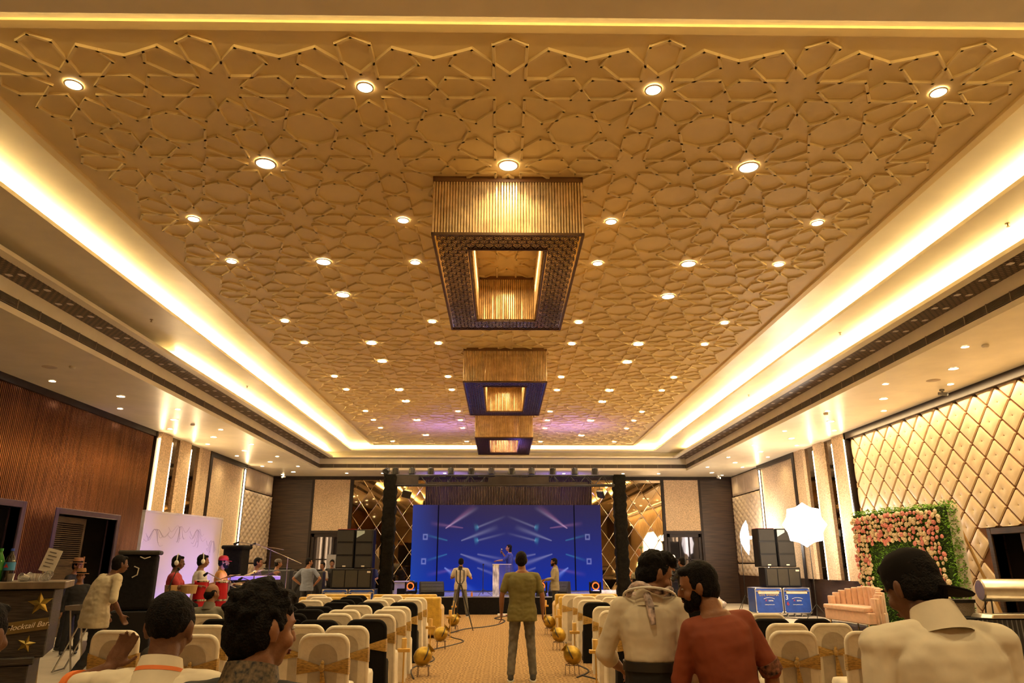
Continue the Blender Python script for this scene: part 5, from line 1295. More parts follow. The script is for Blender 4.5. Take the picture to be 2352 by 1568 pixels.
for s_ in(-1,1): q.tube([(-.4*s_,-.1,0),(.4*s_,.1,.86)],.014,6)
q.build('cross_stand',blackmetal,kb)
simple('folded_bag','dark bag with orange lining on the floor right of the covered speaker','bag',lambda q:(q.ell((0,0,.18),(.22,.18,.18),12,8),q.ell((.1,0,.36),(.14,.1,.07),10,6)),mat('dark_bag',(.05,.04,.03),rough=.6),(-5.5,12.35,0),smooth=True)
simple('orange_cloth','bright orange cloth beside the dark bag','cloth',lambda q:(q.ell((0,0,.12),(.12,.1,.12),10,7),q.ell((.05,.02,.2),(.08,.06,.07),8,6)),mat('orange_cloth',(.9,.25,.02),rough=.6),(-5.42,12.0,0),smooth=True)
chair_b=dup(proto['plain'],(-6.35,13.3,.38),R(-70),'white covered chair with gold sash the percussionist sits on','cloth covered banquet chairs in rows')
# ================================================================ PEOPLE
def V(*a): return Vector(a)
def remeshed(mb,vox,smooth_it=4,disp=None):
    me=bpy.data.meshes.new('tmp'); me.from_pydata(mb.v,[],mb.f); o=bpy.data.objects.new('tmp',me); COL.objects.link(o)
    r_=o.modifiers.new('r','REMESH'); r_.mode='VOXEL'; r_.voxel_size=vox
    s_=o.modifiers.new('s','SMOOTH'); s_.factor=.5; s_.iterations=smooth_it
    bpy.context.view_layer.update()
    dg=bpy.context.evaluated_depsgraph_get()
    m2=bpy.data.meshes.new_from_object(o.evaluated_get(dg)); bpy.data.objects.remove(o)
    if disp:
        ns=[v.normal.copy() for v in m2.vertices]
        for v,n in zip(m2.vertices,ns): v.co=v.co+n*disp(v.co)
    m2.polygons.foreach_set('use_smooth',[True]*len(m2.polygons)); return m2
def part(name,mesh,m,parent):
    mesh.name=name; mesh.materials.clear(); mesh.materials.append(m)
    o=bpy.data.objects.new(name,mesh); COL.objects.link(o); o.parent=parent; return o
def limb(mb,pts,rs,n=5,seg=12):
    """smoothly tapering limb with rounded joints"""
    P=[];Rr=[]
    for i in range(len(pts)-1):
        for k in range(n):
            u=k/n; P.append(pts[i].lerp(pts[i+1],u)); Rr.append(rs[i]+(rs[i+1]-rs[i])*u)
    P.append(pts[-1]); Rr.append(rs[-1])
    mb.tube(P,Rr,seg)
    for p,r_ in zip(pts,rs): mb.ell(p,(r_,r_,r_),10,8)
def loft(mb,rings,seg=20):
    """rings: (centre, halfwidth vector, halfdepth vector)"""
    vs=[];fs=[];n=len(rings)
    for c,a,b in rings:
        for k in range(seg):
            t=2*PI*k/seg; ct,st=math.cos(t),math.sin(t)
            ct=math.copysign(abs(ct)**.8,ct); st=math.copysign(abs(st)**.85,st)
            vs.append(c+a*ct+b*st)
    for i in range(n-1):
        for k in range(seg): k2=(k+1)%seg; fs.append((i*seg+k,i*seg+k2,(i+1)*seg+k2,(i+1)*seg+k))
    fs.append(tuple(range(seg))[::-1]); fs.append(tuple((n-1)*seg+k for k in range(seg)))
    mb.add(vs,fs)
STAND=dict(pelvis=(0,0,.95),waist=(0,0,1.08),chest=(0,.005,1.28),neck=(0,-.012,1.482),head=(0,.025,1.625),
  shL=(-.180,0,1.395),elL=(-.235,-.02,1.13),wrL=(-.245,.05,.89),shR=(.180,0,1.395),elR=(.235,-.02,1.13),wrR=(.245,.05,.89),
  hipL=(-.09,0,.93),knL=(-.11,.02,.50),anL=(-.13,-.02,.085),hipR=(.09,0,.93),knR=(.11,.02,.50),anR=(.13,-.02,.085))
SIT=dict(STAND)
for k in('pelvis','waist','chest','neck','head','shL','elL','wrL','shR','elR','wrR','hipL','hipR'):
    a=STAND[k]; SIT[k]=(a[0],a[1],a[2]-.40)
SIT.update(hipL=(-.10,.0,.54),hipR=(.10,.0,.54),knL=(-.13,.42,.52),anL=(-.13,.42,.08),knR=(.13,.42,.52),anR=(.13,.42,.08),wrL=(-.17,.28,.62),wrR=(.17,.28,.62),elL=(-.25,.03,.74),elR=(.25,.03,.74))
hairm=mat('black_hair',(.006,.004,.003),rough=.65,var=.4,scale=60,bump=.6,bscale=160,spec=.12)
eyew=mat('eye_white',(.42,.37,.32),rough=.3); pup=mat('pupil',(.01,.006,.004),rough=.1)
def skinm(k): return mat('skin_%s'%k,{'warm':(.26,.115,.055),'deep':(.15,.066,.034),'light':(.36,.18,.10)}[k],rough=.5,var=.06,scale=14,bump=.08,bscale=90,spec=.35)
shoem=mat('dark_shoe',(.03,.025,.022),rough=.45); shoew=mat('white_sole',(.6,.58,.52),rough=.5)
def wrinkle(amp,f=(7,7,16)):
    def d(co):
        n=noise.noise(Vector((co.x*f[0],co.y*f[1],co.z*f[2])))+.5*noise.noise(Vector((co.x*22,co.y*22,co.z*30+5)))
        return amp*n
    return d
def person(label,loc,rz=0,H=1.74,J=None,base=None,skin='warm',shirt=None,sleeve='short',trous=None,hair='short',head=(0,0,0),
           vox=.013,wide=1.0,collar=None,beard=False,hat=None,handL=None,handR=None,shoes=True,curl=.5,shirtlen=.0,dress=None,belt=None,fit=1.0,cuff=None,headscale=1.0,drop=0,tuck=False):
    s_=H/1.74; B=dict(base or STAND); B.update(J or {})
    if drop:
        for k in list(B):
            v=B[k]
            if k[:2] not in('kn','an'): B[k]=(v[0],v[1],v[2]-drop)
            if k[:2]=='kn': B[k]=(v[0],v[1]+.26,v[2]-drop*.35)
    Jt={k:V(v[0]*wide if k[:2] in('sh','el','wr') else v[0],v[1],v[2])*s_ for k,v in B.items()}
    t=thing('person',label,'person',loc,rz)
    sk=skinm(skin)
    pel,wa,chs,nk,hd=[Jt[k] for k in('pelvis','waist','chest','neck','head')]
    lr_=(Jt['shR']-Jt['shL']).normalized(); hr_=(Jt['hipR']-Jt['hipL']).normalized()
    def fwd(a,up): return a.cross(up).normalized()*-1
    def torso(mb,g=0.0,low=True,top=True):
        up=(nk-pel).normalized(); fU=up.cross(lr_).normalized(); fL=Vector((0,0,1)).cross(hr_).normalized()
        w_=wide*s_
        rings=[]
        if low: rings+= [(pel-up*.10*s_,hr_*(.155*w_+g),fL*(.10*s_+g)),(pel,hr_*(.165*w_+g),fL*(.115*s_+g))]
        rings+=[(wa,lr_*(.145*w_+g),fU*(.105*s_+g)),(wa.lerp(chs,.5),lr_*(.155*w_+g),fU*(.11*s_+g)),(chs,lr_*(.172*w_+g),fU*(.118*s_+g)),
            (chs.lerp(nk,.40),lr_*(.172*w_+g),fU*(.107*s_+g)),(chs.lerp(nk,.66),lr_*(.140*w_+g),fU*(.086*s_+g)),(chs.lerp(nk,.86),lr_*(.092*w_+g*.6),fU*(.064*s_+g*.5))]
        if top: rings+=[(nk,lr_*(.068*s_+g*.2),fU*(.062*s_+g*.2))]
        loft(mb,rings)
    HR=Matrix.Rotation(head[0],3,'Z')@Matrix.Rotation(head[1],3,'X')@Matrix.Rotation(head[2],3,'Y')
    hs=s_*headscale
    def hp(x,y,z): return hd+HR@(V(x,y,z)*hs)
    q_=HR.to_quaternion()
    body=MB(); torso(body)
    for sd in('L','R'): limb(body,[nk-V(0,0,.06)*s_,(nk-V(0,0,.06)*s_).lerp(Jt['sh'+sd],.55),Jt['sh'+sd]],[.055*s_,.050*s_,.050*s_],n=4)
    body.ell(hp(0,-.005,.025),(.077*hs,.097*hs,.098*hs),22,16,rot=q_); body.ell(hp(0,.022,-.045),(.056*hs,.066*hs,.070*hs),18,12,rot=q_)
    body.ell(hp(0,.055,-.085),(.028*hs,.028*hs,.022*hs),10,8,rot=q_)                     # chin
    body.ell(hp(0,.097,-.018),(.014*hs,.020*hs,.026*hs),10,8,rot=q_); body.ell(hp(0,.108,-.028),(.017*hs,.014*hs,.012*hs),10,8,rot=q_)   # nose
    body.ell(hp(0,.080,.022),(.050*hs,.016*hs,.011*hs),12,8,rot=q_); body.ell(hp(0,.085,-.060),(.024*hs,.013*hs,.012*hs),10,8,rot=q_)    # brow, lips
    for e in(-1,1): 
        body.ell(hp(e*.080,-.008,-.008),(.010*hs,.020*hs,.034*hs),12,10,rot=q_); body.ell(hp(e*.088,-.016,.004),(.007*hs,.012*hs,.024*hs),10,8,rot=q_); body.ell(hp(e*.045,.060,-.030),(.024*hs,.022*hs,.024*hs),10,8,rot=q_)
    limb(body,[nk-V(0,0,.03)*s_,nk.lerp(hd,.35),hp(0,-.02,-.05)],[.060*hs,.055*hs,.054*hs])
    fing=.0078 if vox<.012 else .0105
    for sd,sg in(('L',-1),('R',1)):
        sh,el,wr=Jt['sh'+sd],Jt['el'+sd],Jt['wr'+sd]
        limb(body,[sh,sh.lerp(el,.5),el],[.050*s_,.045*s_,.038*s_]); limb(body,[el,el.lerp(wr,.35),wr],[.038*s_,.039*s_,.026*s_])
        d=(wr-el).normalized(); opt=(handL if sd=='L' else handR) or {}
        if 'dir' in opt: d=V(*opt['dir']).normalized()
        side=opt.get('thumb',(0,1,0)); sv=V(*side); sv=(sv-d*sv.dot(d)).normalized(); pn=d.cross(sv).normalized()*(opt.get('flip',1)*sg)
        cu=opt.get('curl',curl)
        pc=wr+d*.050*s_
        fr=Matrix((sv,pn,d)).transposed().to_quaternion()
        body.ell(pc,(.040*s_,.016*s_,.052*s_),12,10,rot=fr); body.ell(wr+d*.07*s_,(.039*s_,.014*s_,.03*s_),12,8,rot=fr)
        for i,(o_,L_) in enumerate(((.029,.070),(.010,.078),(-.010,.073),(-.028,.056))):
            p=wr+d*.088*s_+sv*o_*s_; dd=(d+sv*o_*2.2).normalized(); pts=[p-dd*.02]; a=0
            for k in range(3):
                a+=cu*(.35+.25*k)+.06*i; seg_=L_*s_*(.42,.32,.26)[k]; p=p+(dd*math.cos(a)+pn*math.sin(a))*seg_; pts.append(p.copy())
            limb(body,[pts[0],pts[1],pts[2],pts[3]],[fing*1.05,fing,fing*.92,fing*.8],n=2,seg=8)
        p=wr+d*.03*s_+sv*.030*s_; td=(d*.75+sv*.75+pn*.3*cu).normalized(); limb(body,[p,p+td*.035*s_,p+td*.035*s_+(td*.7+d*.5+pn*cu*.5).normalized()*.034*s_],[fing*1.35,fing*1.1,fing*.9],n=2,seg=8)
    for sd in('L','R'):
        limb(body,[Jt['hip'+sd],Jt['kn'+sd],Jt['an'+sd]],[.080*s_,.052*s_,.034*s_])
        body.ell(Jt['an'+sd]+V(0,.06,-.045)*s_,(.038*s_,.10*s_,.032*s_),12,8)
    part('body',remeshed(body,vox,3),sk,t)
    # eyes
    for e in(-1,1):
        q=MB(); q.ell(hp(e*.030,.0815,.004),(.0125*hs,.008*hs,.0055*hs),10,8,rot=q_); o=q.build('eye',eyew,t,smooth=True)
        q=MB(); q.ell(hp(e*.030,.0870,.004),(.0050*hs,.004*hs,.0050*hs),8,6,rot=q_); q.build('pupil',pup,o,smooth=True)
    q=MB(); q.ell(hp(0,.0975,-.058),(.020*hs,.006*hs,.0045*hs),10,6,rot=q_); q.ell(hp(0,.0960,-.065),(.017*hs,.006*hs,.005*hs),10,6,rot=q_); q.build('lips',mat('lips',(.20,.06,.045),rough=.45),t,smooth=True)
    q=MB()
    for e in(-1,1): q.ell(hp(e*.031,.0925,.024),(.021*hs,.005*hs,.0045*hs),10,6,rot=q_)
    # hair
    h=MB()
    if hair in('short','curly','fade','long','tall'):
        h.ell(hp(0,-.020,.042),(.083*hs,.096*hs,.093*hs),22,16,rot=q_)
        if hair!='fade':
            h.ell(hp(0,-.050,-.012),(.072*hs,.062*hs,.080*hs),18,12,rot=q_)
            for e in(-1,1): h.ell(hp(e*.068,-.035,.0),(.018*hs,.040*hs,.055*hs),12,10,rot=q_)
        else:
            h.ell(hp(0,-.048,.02),(.073*hs,.056*hs,.070*hs),18,12,rot=q_)
        for e in(-1,1): h.ell(hp(e*.073,.012,.025),(.012*hs,.022*hs,.032*hs),10,8,rot=q_)
        h.ell(hp(0,.055,.088),(.058*hs,.038*hs,.026*hs),14,10,rot=q_)
    if hair=='curly':
        hr2=random.Random(9)
        for _ in range(46):
            a=hr2.uniform(0,2*PI); el_=hr2.uniform(.0,1.35); x,y,z=math.cos(a)*math.cos(el_)*.080,math.sin(a)*math.cos(el_)*.095-.02,math.sin(el_)*.090+.042
            if y>.06 and z<.07: continue
            r_=hr2.uniform(.012,.021); h.ell(hp(x,y,z),(r_*hs,r_*hs,r_*hs*.8),10,8)
    if hair=='tall':
        h.ell(hp(0,.035,.100),(.070*hs,.070*hs,.045*hs),16,10,rot=q_); h.ell(hp(.01,.070,.095),(.055*hs,.035*hs,.034*hs),14,10,rot=q_)
    if hair=='long': 
        h.ell(hp(0,-.06,-.08),(.088*hs,.06*hs,.15*hs),16,12,rot=q_); h.ell(hp(0,-.07,-.20),(.08*hs,.05*hs,.12*hs),16,12,rot=q_)
    if hair=='balding':
        h.ell(hp(0,-.055,-.015),(.076*hs,.058*hs,.066*hs),18,12,rot=q_)
        for e in(-1,1): h.ell(hp(e*.070,-.02,.015),(.014*hs,.050*hs,.040*hs),12,10,rot=q_)
    if h.v: part('hair',remeshed(h,min(vox,.010),1,lambda co:(.0032 if hair in('short','fade','balding') else .007)*noise.noise(co*55)+(.004 if hair in('curly','tall') else 0)*noise.noise(co*24)),hairm,t)
    q.build('eyebrows',hairm,t,smooth=True)
    if beard:
        q=MB(); q.ell(hp(0,.030,-.072),(.055*hs,.068*hs,.050*hs),16,12,rot=q_); q.ell(hp(0,.068,-.095),(.034*hs,.034*hs,.034*hs),12,8,rot=q_)
        for e in(-1,1): q.ell(hp(e*.062,.022,-.045),(.012*hs,.030*hs,.045*hs),10,8,rot=q_)
        q.ell(hp(0,.098,-.047),(.026*hs,.008*hs,.005*hs),10,6,rot=q_)
        part('beard',remeshed(q,.009,1,lambda co:.003*noise.noise(co*60)),hairm,t)
    # clothes
    g=.016*fit*s_
    c=MB(); torso(c,g,low=not tuck,top=False)
    for sd in('L','R'): limb(c,[nk-V(0,0,.075)*s_,(nk-V(0,0,.065)*s_).lerp(Jt['sh'+sd],.55),Jt['sh'+sd]],[.058*s_+g*.5,.052*s_+g*.5,.050*s_+g*.6],n=5)
    cut={'short':.72,'rolled':1.35,'long':2.0,'elbow':1.0,'none':.05}[sleeve]
    for sd in('L','R'):
        sh,el,wr=Jt['sh'+sd],Jt['el'+sd],Jt['wr'+sd]
        if cut<=1: limb(c,[sh,sh.lerp(el,cut*.5),sh.lerp(el,cut)],[.059*s_,.058*s_,.058*s_] if sleeve!='elbow' else [.059*s_,.056*s_,.053*s_],n=4)
        else:
            k=min(1,cut-1); e=el.lerp(wr,k*.94); limb(c,[sh,el,e],[.059*s_,.053*s_,.050*s_ if k<.6 else .040*s_],n=6)
            if sleeve=='rolled': limb(c,[el.lerp(wr,.22),e],[.056*s_,.055*s_],n=2)
    if shirtlen: loft(c,[(pel-V(0,0,.10+shirtlen)*s_,hr_*(.175*wide*s_+g),Vector((0,0,1)).cross(hr_)*(.125*s_+g)),(pel,hr_*(.168*wide*s_+g),Vector((0,0,1)).cross(hr_)*(.118*s_+g))])
    if dress: loft(c,[(V(pel.x,pel.y,.06),hr_*.30*s_,Vector((0,0,1)).cross(hr_)*.26*s_),(V(pel.x,pel.y,.5*s_),hr_*.22*s_,Vector((0,0,1)).cross(hr_)*.19*s_),(pel,hr_*(.17*s_+g),Vector((0,0,1)).cross(hr_)*(.12*s_+g))])
    sm=part('shirt' if not dress else 'dress',remeshed(c,vox,3,wrinkle(.006 if vox<.012 else .008)),shirt,t)
    if collar:
        up=((hd-nk).normalized()*.35+V(0,0,.65)).normalized(); rr_=.066*hs; nk=nk-up*.012
        q=MB(); P=[]; fU=up.cross(lr_).normalized()
        for lv,(r_,z) in enumerate(((1.30,-.035),(1.12,.0),(1.02,.035),(1.10,.040),(1.27,-.005),(1.55,-.055))):
            for k in range(24):
                a=2*PI*k/24; P.append(nk+lr_*(rr_*r_*math.cos(a))+fU*(rr_*r_*.95*math.sin(a))+up*(z*hs-.012*math.sin(a)))
        q.add(P,[(l*24+k,l*24+(k+1)%24,(l+1)*24+(k+1)%24,(l+1)*24+k) for l in range(5) for k in range(24)]); q.build('collar',collar[0],t,smooth=True,auto=80)
        if len(collar)>1:
            q=MB(); P=[]
            for (r_,z) in((1.21,.004),(1.285,-.010)):
                for k in range(24): a=2*PI*k/24; P.append(nk+lr_*(rr_*(r_+.03)*math.cos(a))+fU*(rr_*(r_+.03)*.95*math.sin(a))+up*(z*hs-.012*math.sin(a)))
            q.add(P,[(k,(k+1)%24,24+(k+1)%24,24+k) for k in range(24)]); q.build('collar_stripe',collar[1],t,smooth=True)
    if cuff:
        for sd in cuff[1]:
            sh,el,wr=Jt['sh'+sd],Jt['el'+sd],Jt['wr'+sd]
            a,b_=(sh.lerp(el,cut*.84),sh.lerp(el,cut*1.06)) if cut<=1 else (el.lerp(wr,.2),el.lerp(wr,.4))
            q=MB(); q.tube([a,b_],[.062*s_,.060*s_],18); q.build('sleeve_cuff',cuff[0],t,smooth=True,auto=60)
    if trous:
        p=MB(); fL=Vector((0,0,1)).cross(hr_).normalized(); gg=.012*s_
        loft(p,[(pel-V(0,0,.10)*s_,hr_*(.165*wide*s_),fL*(.115*s_)),(pel,hr_*(.17*wide*s_),fL*(.122*s_)),(pel+(wa-pel)*(.97 if tuck else .45),hr_*(.158*wide*s_+(.012 if tuck else 0)),fL*(.115*s_+(.012 if tuck else 0)))])
        for sd in('L','R'):
            limb(p,[Jt['hip'+sd]-V(0,0,.02),Jt['kn'+sd],Jt['an'+sd]+V(0,0,.02)],[.094*s_,.068*s_,.056*s_],n=8)
        part('trousers',remeshed(p,vox,3,wrinkle(.006,(9,9,22))),trous,t)
    if belt:
        fL=Vector((0,0,1)).cross(hr_).normalized(); c0=pel+(wa-pel)*.86
        q=MB(); loft(q,[(c0-V(0,0,.022),hr_*(.162*wide*s_+.016),fL*(.117*s_+.018)),(c0+V(0,0,.022),hr_*(.160*wide*s_+.016),fL*(.117*s_+.018))],28); q.build('belt',belt,t,smooth=True,auto=50)
    if shoes:
        for sd in('L','R'):
            a=Jt['an'+sd]; q=MB(); q.ell(V(a.x,a.y+.055*s_,max(.045,a.z-.045*s_)),(.046*s_,.135*s_,.042*s_),14,8); q.ell(V(a.x,a.y-.01,max(.07,a.z-.01)),(.045*s_,.055*s_,.05*s_),12,8)
            o=part('shoe',remeshed(q,.012,2),shoem if shoes is True else shoes,t)
            q=MB(); q.prism([(a.x+.047*s_*math.cos(k*PI/8),a.y+.055*s_+.14*s_*math.sin(k*PI/8)) for k in range(16)],.0,.018); q.build('sole',shoew,o)
    if hat:
        hm=hat[1]
        if hat[0]=='fedora':
            q=MB(); MM=Matrix.Translation(hp(0,-.005,.055))@HR.to_4x4(); q.lathe([(.155*hs,.0),(.150*hs,.008),(.095*hs,.004),(.090*hs,.07),(.075*hs,.105),(.03*hs,.098),(0.001,.090)],24,MM,cap=False); q.build('hat',hm,t,smooth=True,auto=50)
            q=MB(); q.lathe([(.096*hs,.006),(.0945*hs,.034)],24,MM,cap=False); q.build('hat_band',blackcloth,t,smooth=True)
        if hat[0] in('cap','beanie'):
            q=MB(); MM=Matrix.Translation(hp(0,-.010,.035))@HR.to_4x4(); q.lathe([(.092*hs,0),(.096*hs,.03),(.086*hs,.07),(.05*hs,.098),(0.001,.105)],24,MM@Matrix.Scale(1.10,4,(0,1,0)),cap=False); q.build('hat',hm,t,smooth=True,auto=70)
            if hat[0]=='cap': q=MB(); q.prism([(.08*hs*math.cos(k*PI/8),(.085+.085*math.sin(k*PI/8))*hs) for k in range(9)],.0,.01,MM@RX(R(-8))); q.build('hat_brim',hm,t)
        if hat[0]=='backcap':
            MM=Matrix.Translation(hp(0,-.012,.030))@HR.to_4x4(); q=MB(); q.lathe([(.086*hs,-.02),(.089*hs,.02),(.082*hs,.060),(.052*hs,.088),(0.001,.095)],28,MM@Matrix.Scale(1.13,4,(0,1,0)),cap=False); q.build('hat',hm,t,smooth=True,auto=70)
            q=MB(); q.prism([(.085*hs*math.cos(k*PI/10),(-.09-.10*math.sin(k*PI/10))*hs) for k in range(11)],-.030,-.022,MM@RZ(R(38))@RX(R(24))); q.build('hat_brim',hm,t,bevel=.003)
        if hat[0]=='knit':
            q=MB()
            MM=Matrix.Translation(hp(0,-.03,.02))@HR.to_4x4(); q.lathe([(.098*hs,-.03),(.106*hs,.02),(.10*hs,.065),(.06*hs,.105),(0.001,.112)],26,MM@Matrix.Scale(1.12,4,(0,1,0)),cap=False); q.build('hat',hm,t,smooth=True,auto=70)
            q=MB(); q.lathe([(.10*hs,-.028),(.185*hs,-.055),(.19*hs,-.048),(.10*hs,-.012)],26,MM,cap=False); q.build('hat_brim',hm,t,smooth=True)
    return t,Jt
def place(px,Y): return Y*(px-1152)/1640*.0+ _x(px,1330,Y)
def _x(px,py,Y):
    f=1640; p=R(17.24); yw=R(.80); u=(px-1176)/f; v=(784-py)/f; y=math.cos(p)-v*math.sin(p); x=u
    c,s=math.cos(yw),math.sin(yw); return Y*(x*c+y*s)/(-x*s+y*c)
def cl(name,col,**k):
    kw=dict(rough=.8,var=.05,scale=8,bump=.3,bscale=9); kw.update(k); return mat(name,col,**kw)
denim=cl('grey_denim',(.13,.115,.09),var=.2,scale=12); blk=cl('black_garment',(.015,.013,.013)); blkt=cl('black_trousers',(.012,.011,.011))
# --- man in olive tee
person('man in an olive tee and grey jeans standing in the aisle, seen from behind',(.30,11.0,.012),0,1.745,dict(anL=(-.165,-.02,.085),knL=(-.13,.03,.50),anR=(.15,-.02,.085),knR=(.12,.02,.50),elL=(-.25,-.01,1.14),wrL=(-.255,.04,.90),elR=(.25,-.01,1.14),wrR=(.255,.04,.90),head=(-.01,.02,1.622)),
  skin='warm',shirt=cl('olive_tee',(.15,.125,.03)),sleeve='short',trous=denim,hair='short',wide=1.17,vox=.010,shirtlen=.06,shoes=cl('sneaker',(.05,.045,.04)))
# --- cameraman
t,_=person('photographer in a pale grey tee holding a camera near the stage, seen from behind',(_x(1058,1340,23.7),23.7,.012),0,1.73,dict(elL=(-.27,.0,1.15),wrL=(-.10,.30,1.22),elR=(.30,.0,1.14),wrR=(.22,.30,1.20),anL=(-.24,0,.085),knL=(-.16,.02,.5),anR=(.22,0,.085),knR=(.16,.02,.5)),shirt=cl('pale_tee',(.42,.37,.30)),trous=cl('olive_grey_trousers',(.12,.11,.08)),hair='long' if False else 'short',wide=1.1,vox=.014,shirtlen=.05)
c_=thing('camera','small black camera in the right hand of the photographer','camera',(_x(1058,1340,23.7)+.24,24.12,1.24)); q=MB(); q.bx(-.07,.07,-.05,.05,-.05,.05); q.build('body',blackpl,c_,bevel=.01); q=MB(); q.tube([(0,.05,0),(0,.14,0)],.035,12); q.build('lens',blackpl,c_)
# --- man in olive shirt near stage
person('bearded man in an olive grey shirt standing before the stage, facing left',(_x(1275,1340,23.8),23.8,.012),R(80),1.73,dict(elL=(-.22,.05,1.14),wrL=(-.14,.28,1.10),elR=(.22,.05,1.14),wrR=(.10,.28,1.08)),shirt=cl('olive_grey_shirt',(.26,.22,.13)),sleeve='long',trous=blkt,hair='short',beard=True,vox=.014,shirtlen=.08,collar=[cl('olive_grey_shirt',(0,0,0))])
# --- singer
person('singer in a dark sequinned gown holding a microphone on the stage',(.28,26.2,.555),R(75),1.66,dict(elR=(.20,.14,1.22),wrR=(.02,.26,1.44),elL=(-.22,.16,1.20),wrL=(-.12,.42,1.18),head=(0,.03,1.625)),skin='light',shirt=mat('sequin_gown',(.03,.05,.30),rough=.3,metal=.5,var=.5,scale=60,bump=.8,bscale=120),sleeve='elbow',hair='long',vox=.014,dress=True,head=(R(12),R(8),0))
t=thing('microphone','handheld microphone at the mouth of the singer','microphone',(.0,26.25,2.02)); q=MB(); q.tube([(0,0,-.12),(0,0,.02)],.014,8); q.build('handle',blackpl,t); q=MB(); q.ell((0,0,.045),(.028,.028,.03),10,8); q.build('grille_ball',steel,t,smooth=True)
# --- band
R_=.38
def seat(x,y,z,lb):
    t=thing('stool',lb,'stool',(x,y,z)); q=MB(); q.lathe([(.17,.40),(.18,.43),(.17,.46)],18); q.build('seat_pad',blackpl,t,smooth=True)
    for a in(.3,2.4,4.5): q=MB(); q.tube([(.05*math.cos(a),.05*math.sin(a),.40),(.18*math.cos(a),.18*math.sin(a),.01)],.012,6); q.build('leg',chrome,t)
person('percussionist in a red tee with headphones seated behind the congas',(_x(405,1300,13.3),13.3,R_),R(-75),1.74,dict(wrL=(-.16,.42,.86),wrR=(.18,.40,.84),elL=(-.25,.12,.82),elR=(.25,.12,.82)),SIT,'deep',cl('red_tee',(.36,.025,.03)),'short',blkt,'short',vox=.013,wide=1.1,shirtlen=.03)
person('drummer in a white shirt with headphones at the kit',(_x(462,1300,14.6),14.6,R_),R(-60),1.78,dict(wrL=(-.16,.38,.84),wrR=(.18,.40,.84)),SIT,'warm',cl('white_shirt',(.60,.56,.52)),'short',cl('jeans_teal',(.10,.16,.18)),'short',vox=.013)
person('musician in a mustard shirt and red cap seated between kit and board',(_x(510,1300,15.9),15.9,R_),R(-75),1.76,dict(wrL=(-.16,.40,.80),wrR=(.18,.42,.78)),SIT,'warm',cl('mustard_shirt',(.55,.24,.03)),'short',cl('blue_jeans',(.03,.07,.20)),'short',beard=True,hat=('cap',cl('red_cap',(.40,.01,.02))),vox=.013)
person('keyboard player in a dark violet shirt facing right',(_x(590,1300,18.5),18.5,R_),R(-80),1.74,dict(wrL=(-.16,.42,.98),wrR=(.18,.42,.98),elL=(-.25,.12,.86),elR=(.25,.12,.86)),SIT,'warm',cl('violet_dark',(.06,.03,.08)),'long',blkt,'short',vox=.013)
for px,Y,lb in((462,14.6,'round black drum stool under the drummer'),(510,15.9,'round black stool under the man in the red cap'),(590,18.5,'round black stool under the keyboard player')): seat(_x(px,1300,Y),Y,R_,lb)
for px,Y,H_ in((405,13.3,1.74),(462,14.6,1.78)):
    x=_x(px,1300,Y); t=thing('headphones','white headphones worn by the %s'%('percussionist in red' if px==405 else 'drummer in white'),'headphones',(x,Y,R_),R(-75) if px==405 else R(-60)); hz=(1.625-.40)*H_/1.74; q=MB(); q.tube([(.105*math.cos(a),.01,hz+.03+.125*math.sin(a)) for a in[PI*k/14 for k in range(15)]],.009,6); q.build('band',whp,t,smooth=True)
    for e in(-1,1): q=MB(); q.ell((e*.105,.01,hz),(.022,.038,.045),12,8); q.build('ear_cup',whp,t,smooth=True)
# --- crew at the back left
person('crew member in a grey beanie and dark jacket beside the band keyboard',(_x(636,1310,21.5),21.5,0),R(-60),1.70,{},None,'warm',cl('dark_jacket',(.04,.03,.04)),'long',blkt,'short',hat=('beanie',cl('grey_beanie',(.12,.10,.09))),vox=.014)
person('man in a grey blue tee with hands on hips before the subwoofer',(_x(706,1330,22.6),22.6,0),R(-12),1.74,dict(elL=(-.40,-.05,1.16),wrL=(-.20,.04,.98),elR=(.40,-.05,1.16),wrR=(.20,.04,.98)),None,'warm',cl('grey_blue_tee',(.17,.19,.24)),'short',blkt,'short',vox=.013,wide=1.08,shirtlen=.04,head=(R(-50),0,0),fit=1.1)
person('man leaning behind the round subwoofer in a pale shirt',(_x(741,1310,25.9),25.9,0),R(150),1.62,dict(wrL=(-.1,.25,1.25),wrR=(.1,.25,1.25)),None,'warm',cl('pale_crew_shirt',(.4,.36,.33)),'short',blkt,'short',vox=.014)
person('curly haired man in front of the grey board on the left',(_x(762,1305,26.4),26.4,0),R(190),1.70,{},None,'warm',blk,'short',blkt,'curly',vox=.014)
person('sound operator in a dark shirt at the laptop by the truss post',(_x(853,1320,27.2),27.2,0),R(170),1.66,dict(wrL=(-.1,.35,1.0),wrR=(.12,.35,1.0)),None,'warm',cl('navy_shirt',(.02,.025,.06)),'short',blkt,'short',vox=.014)
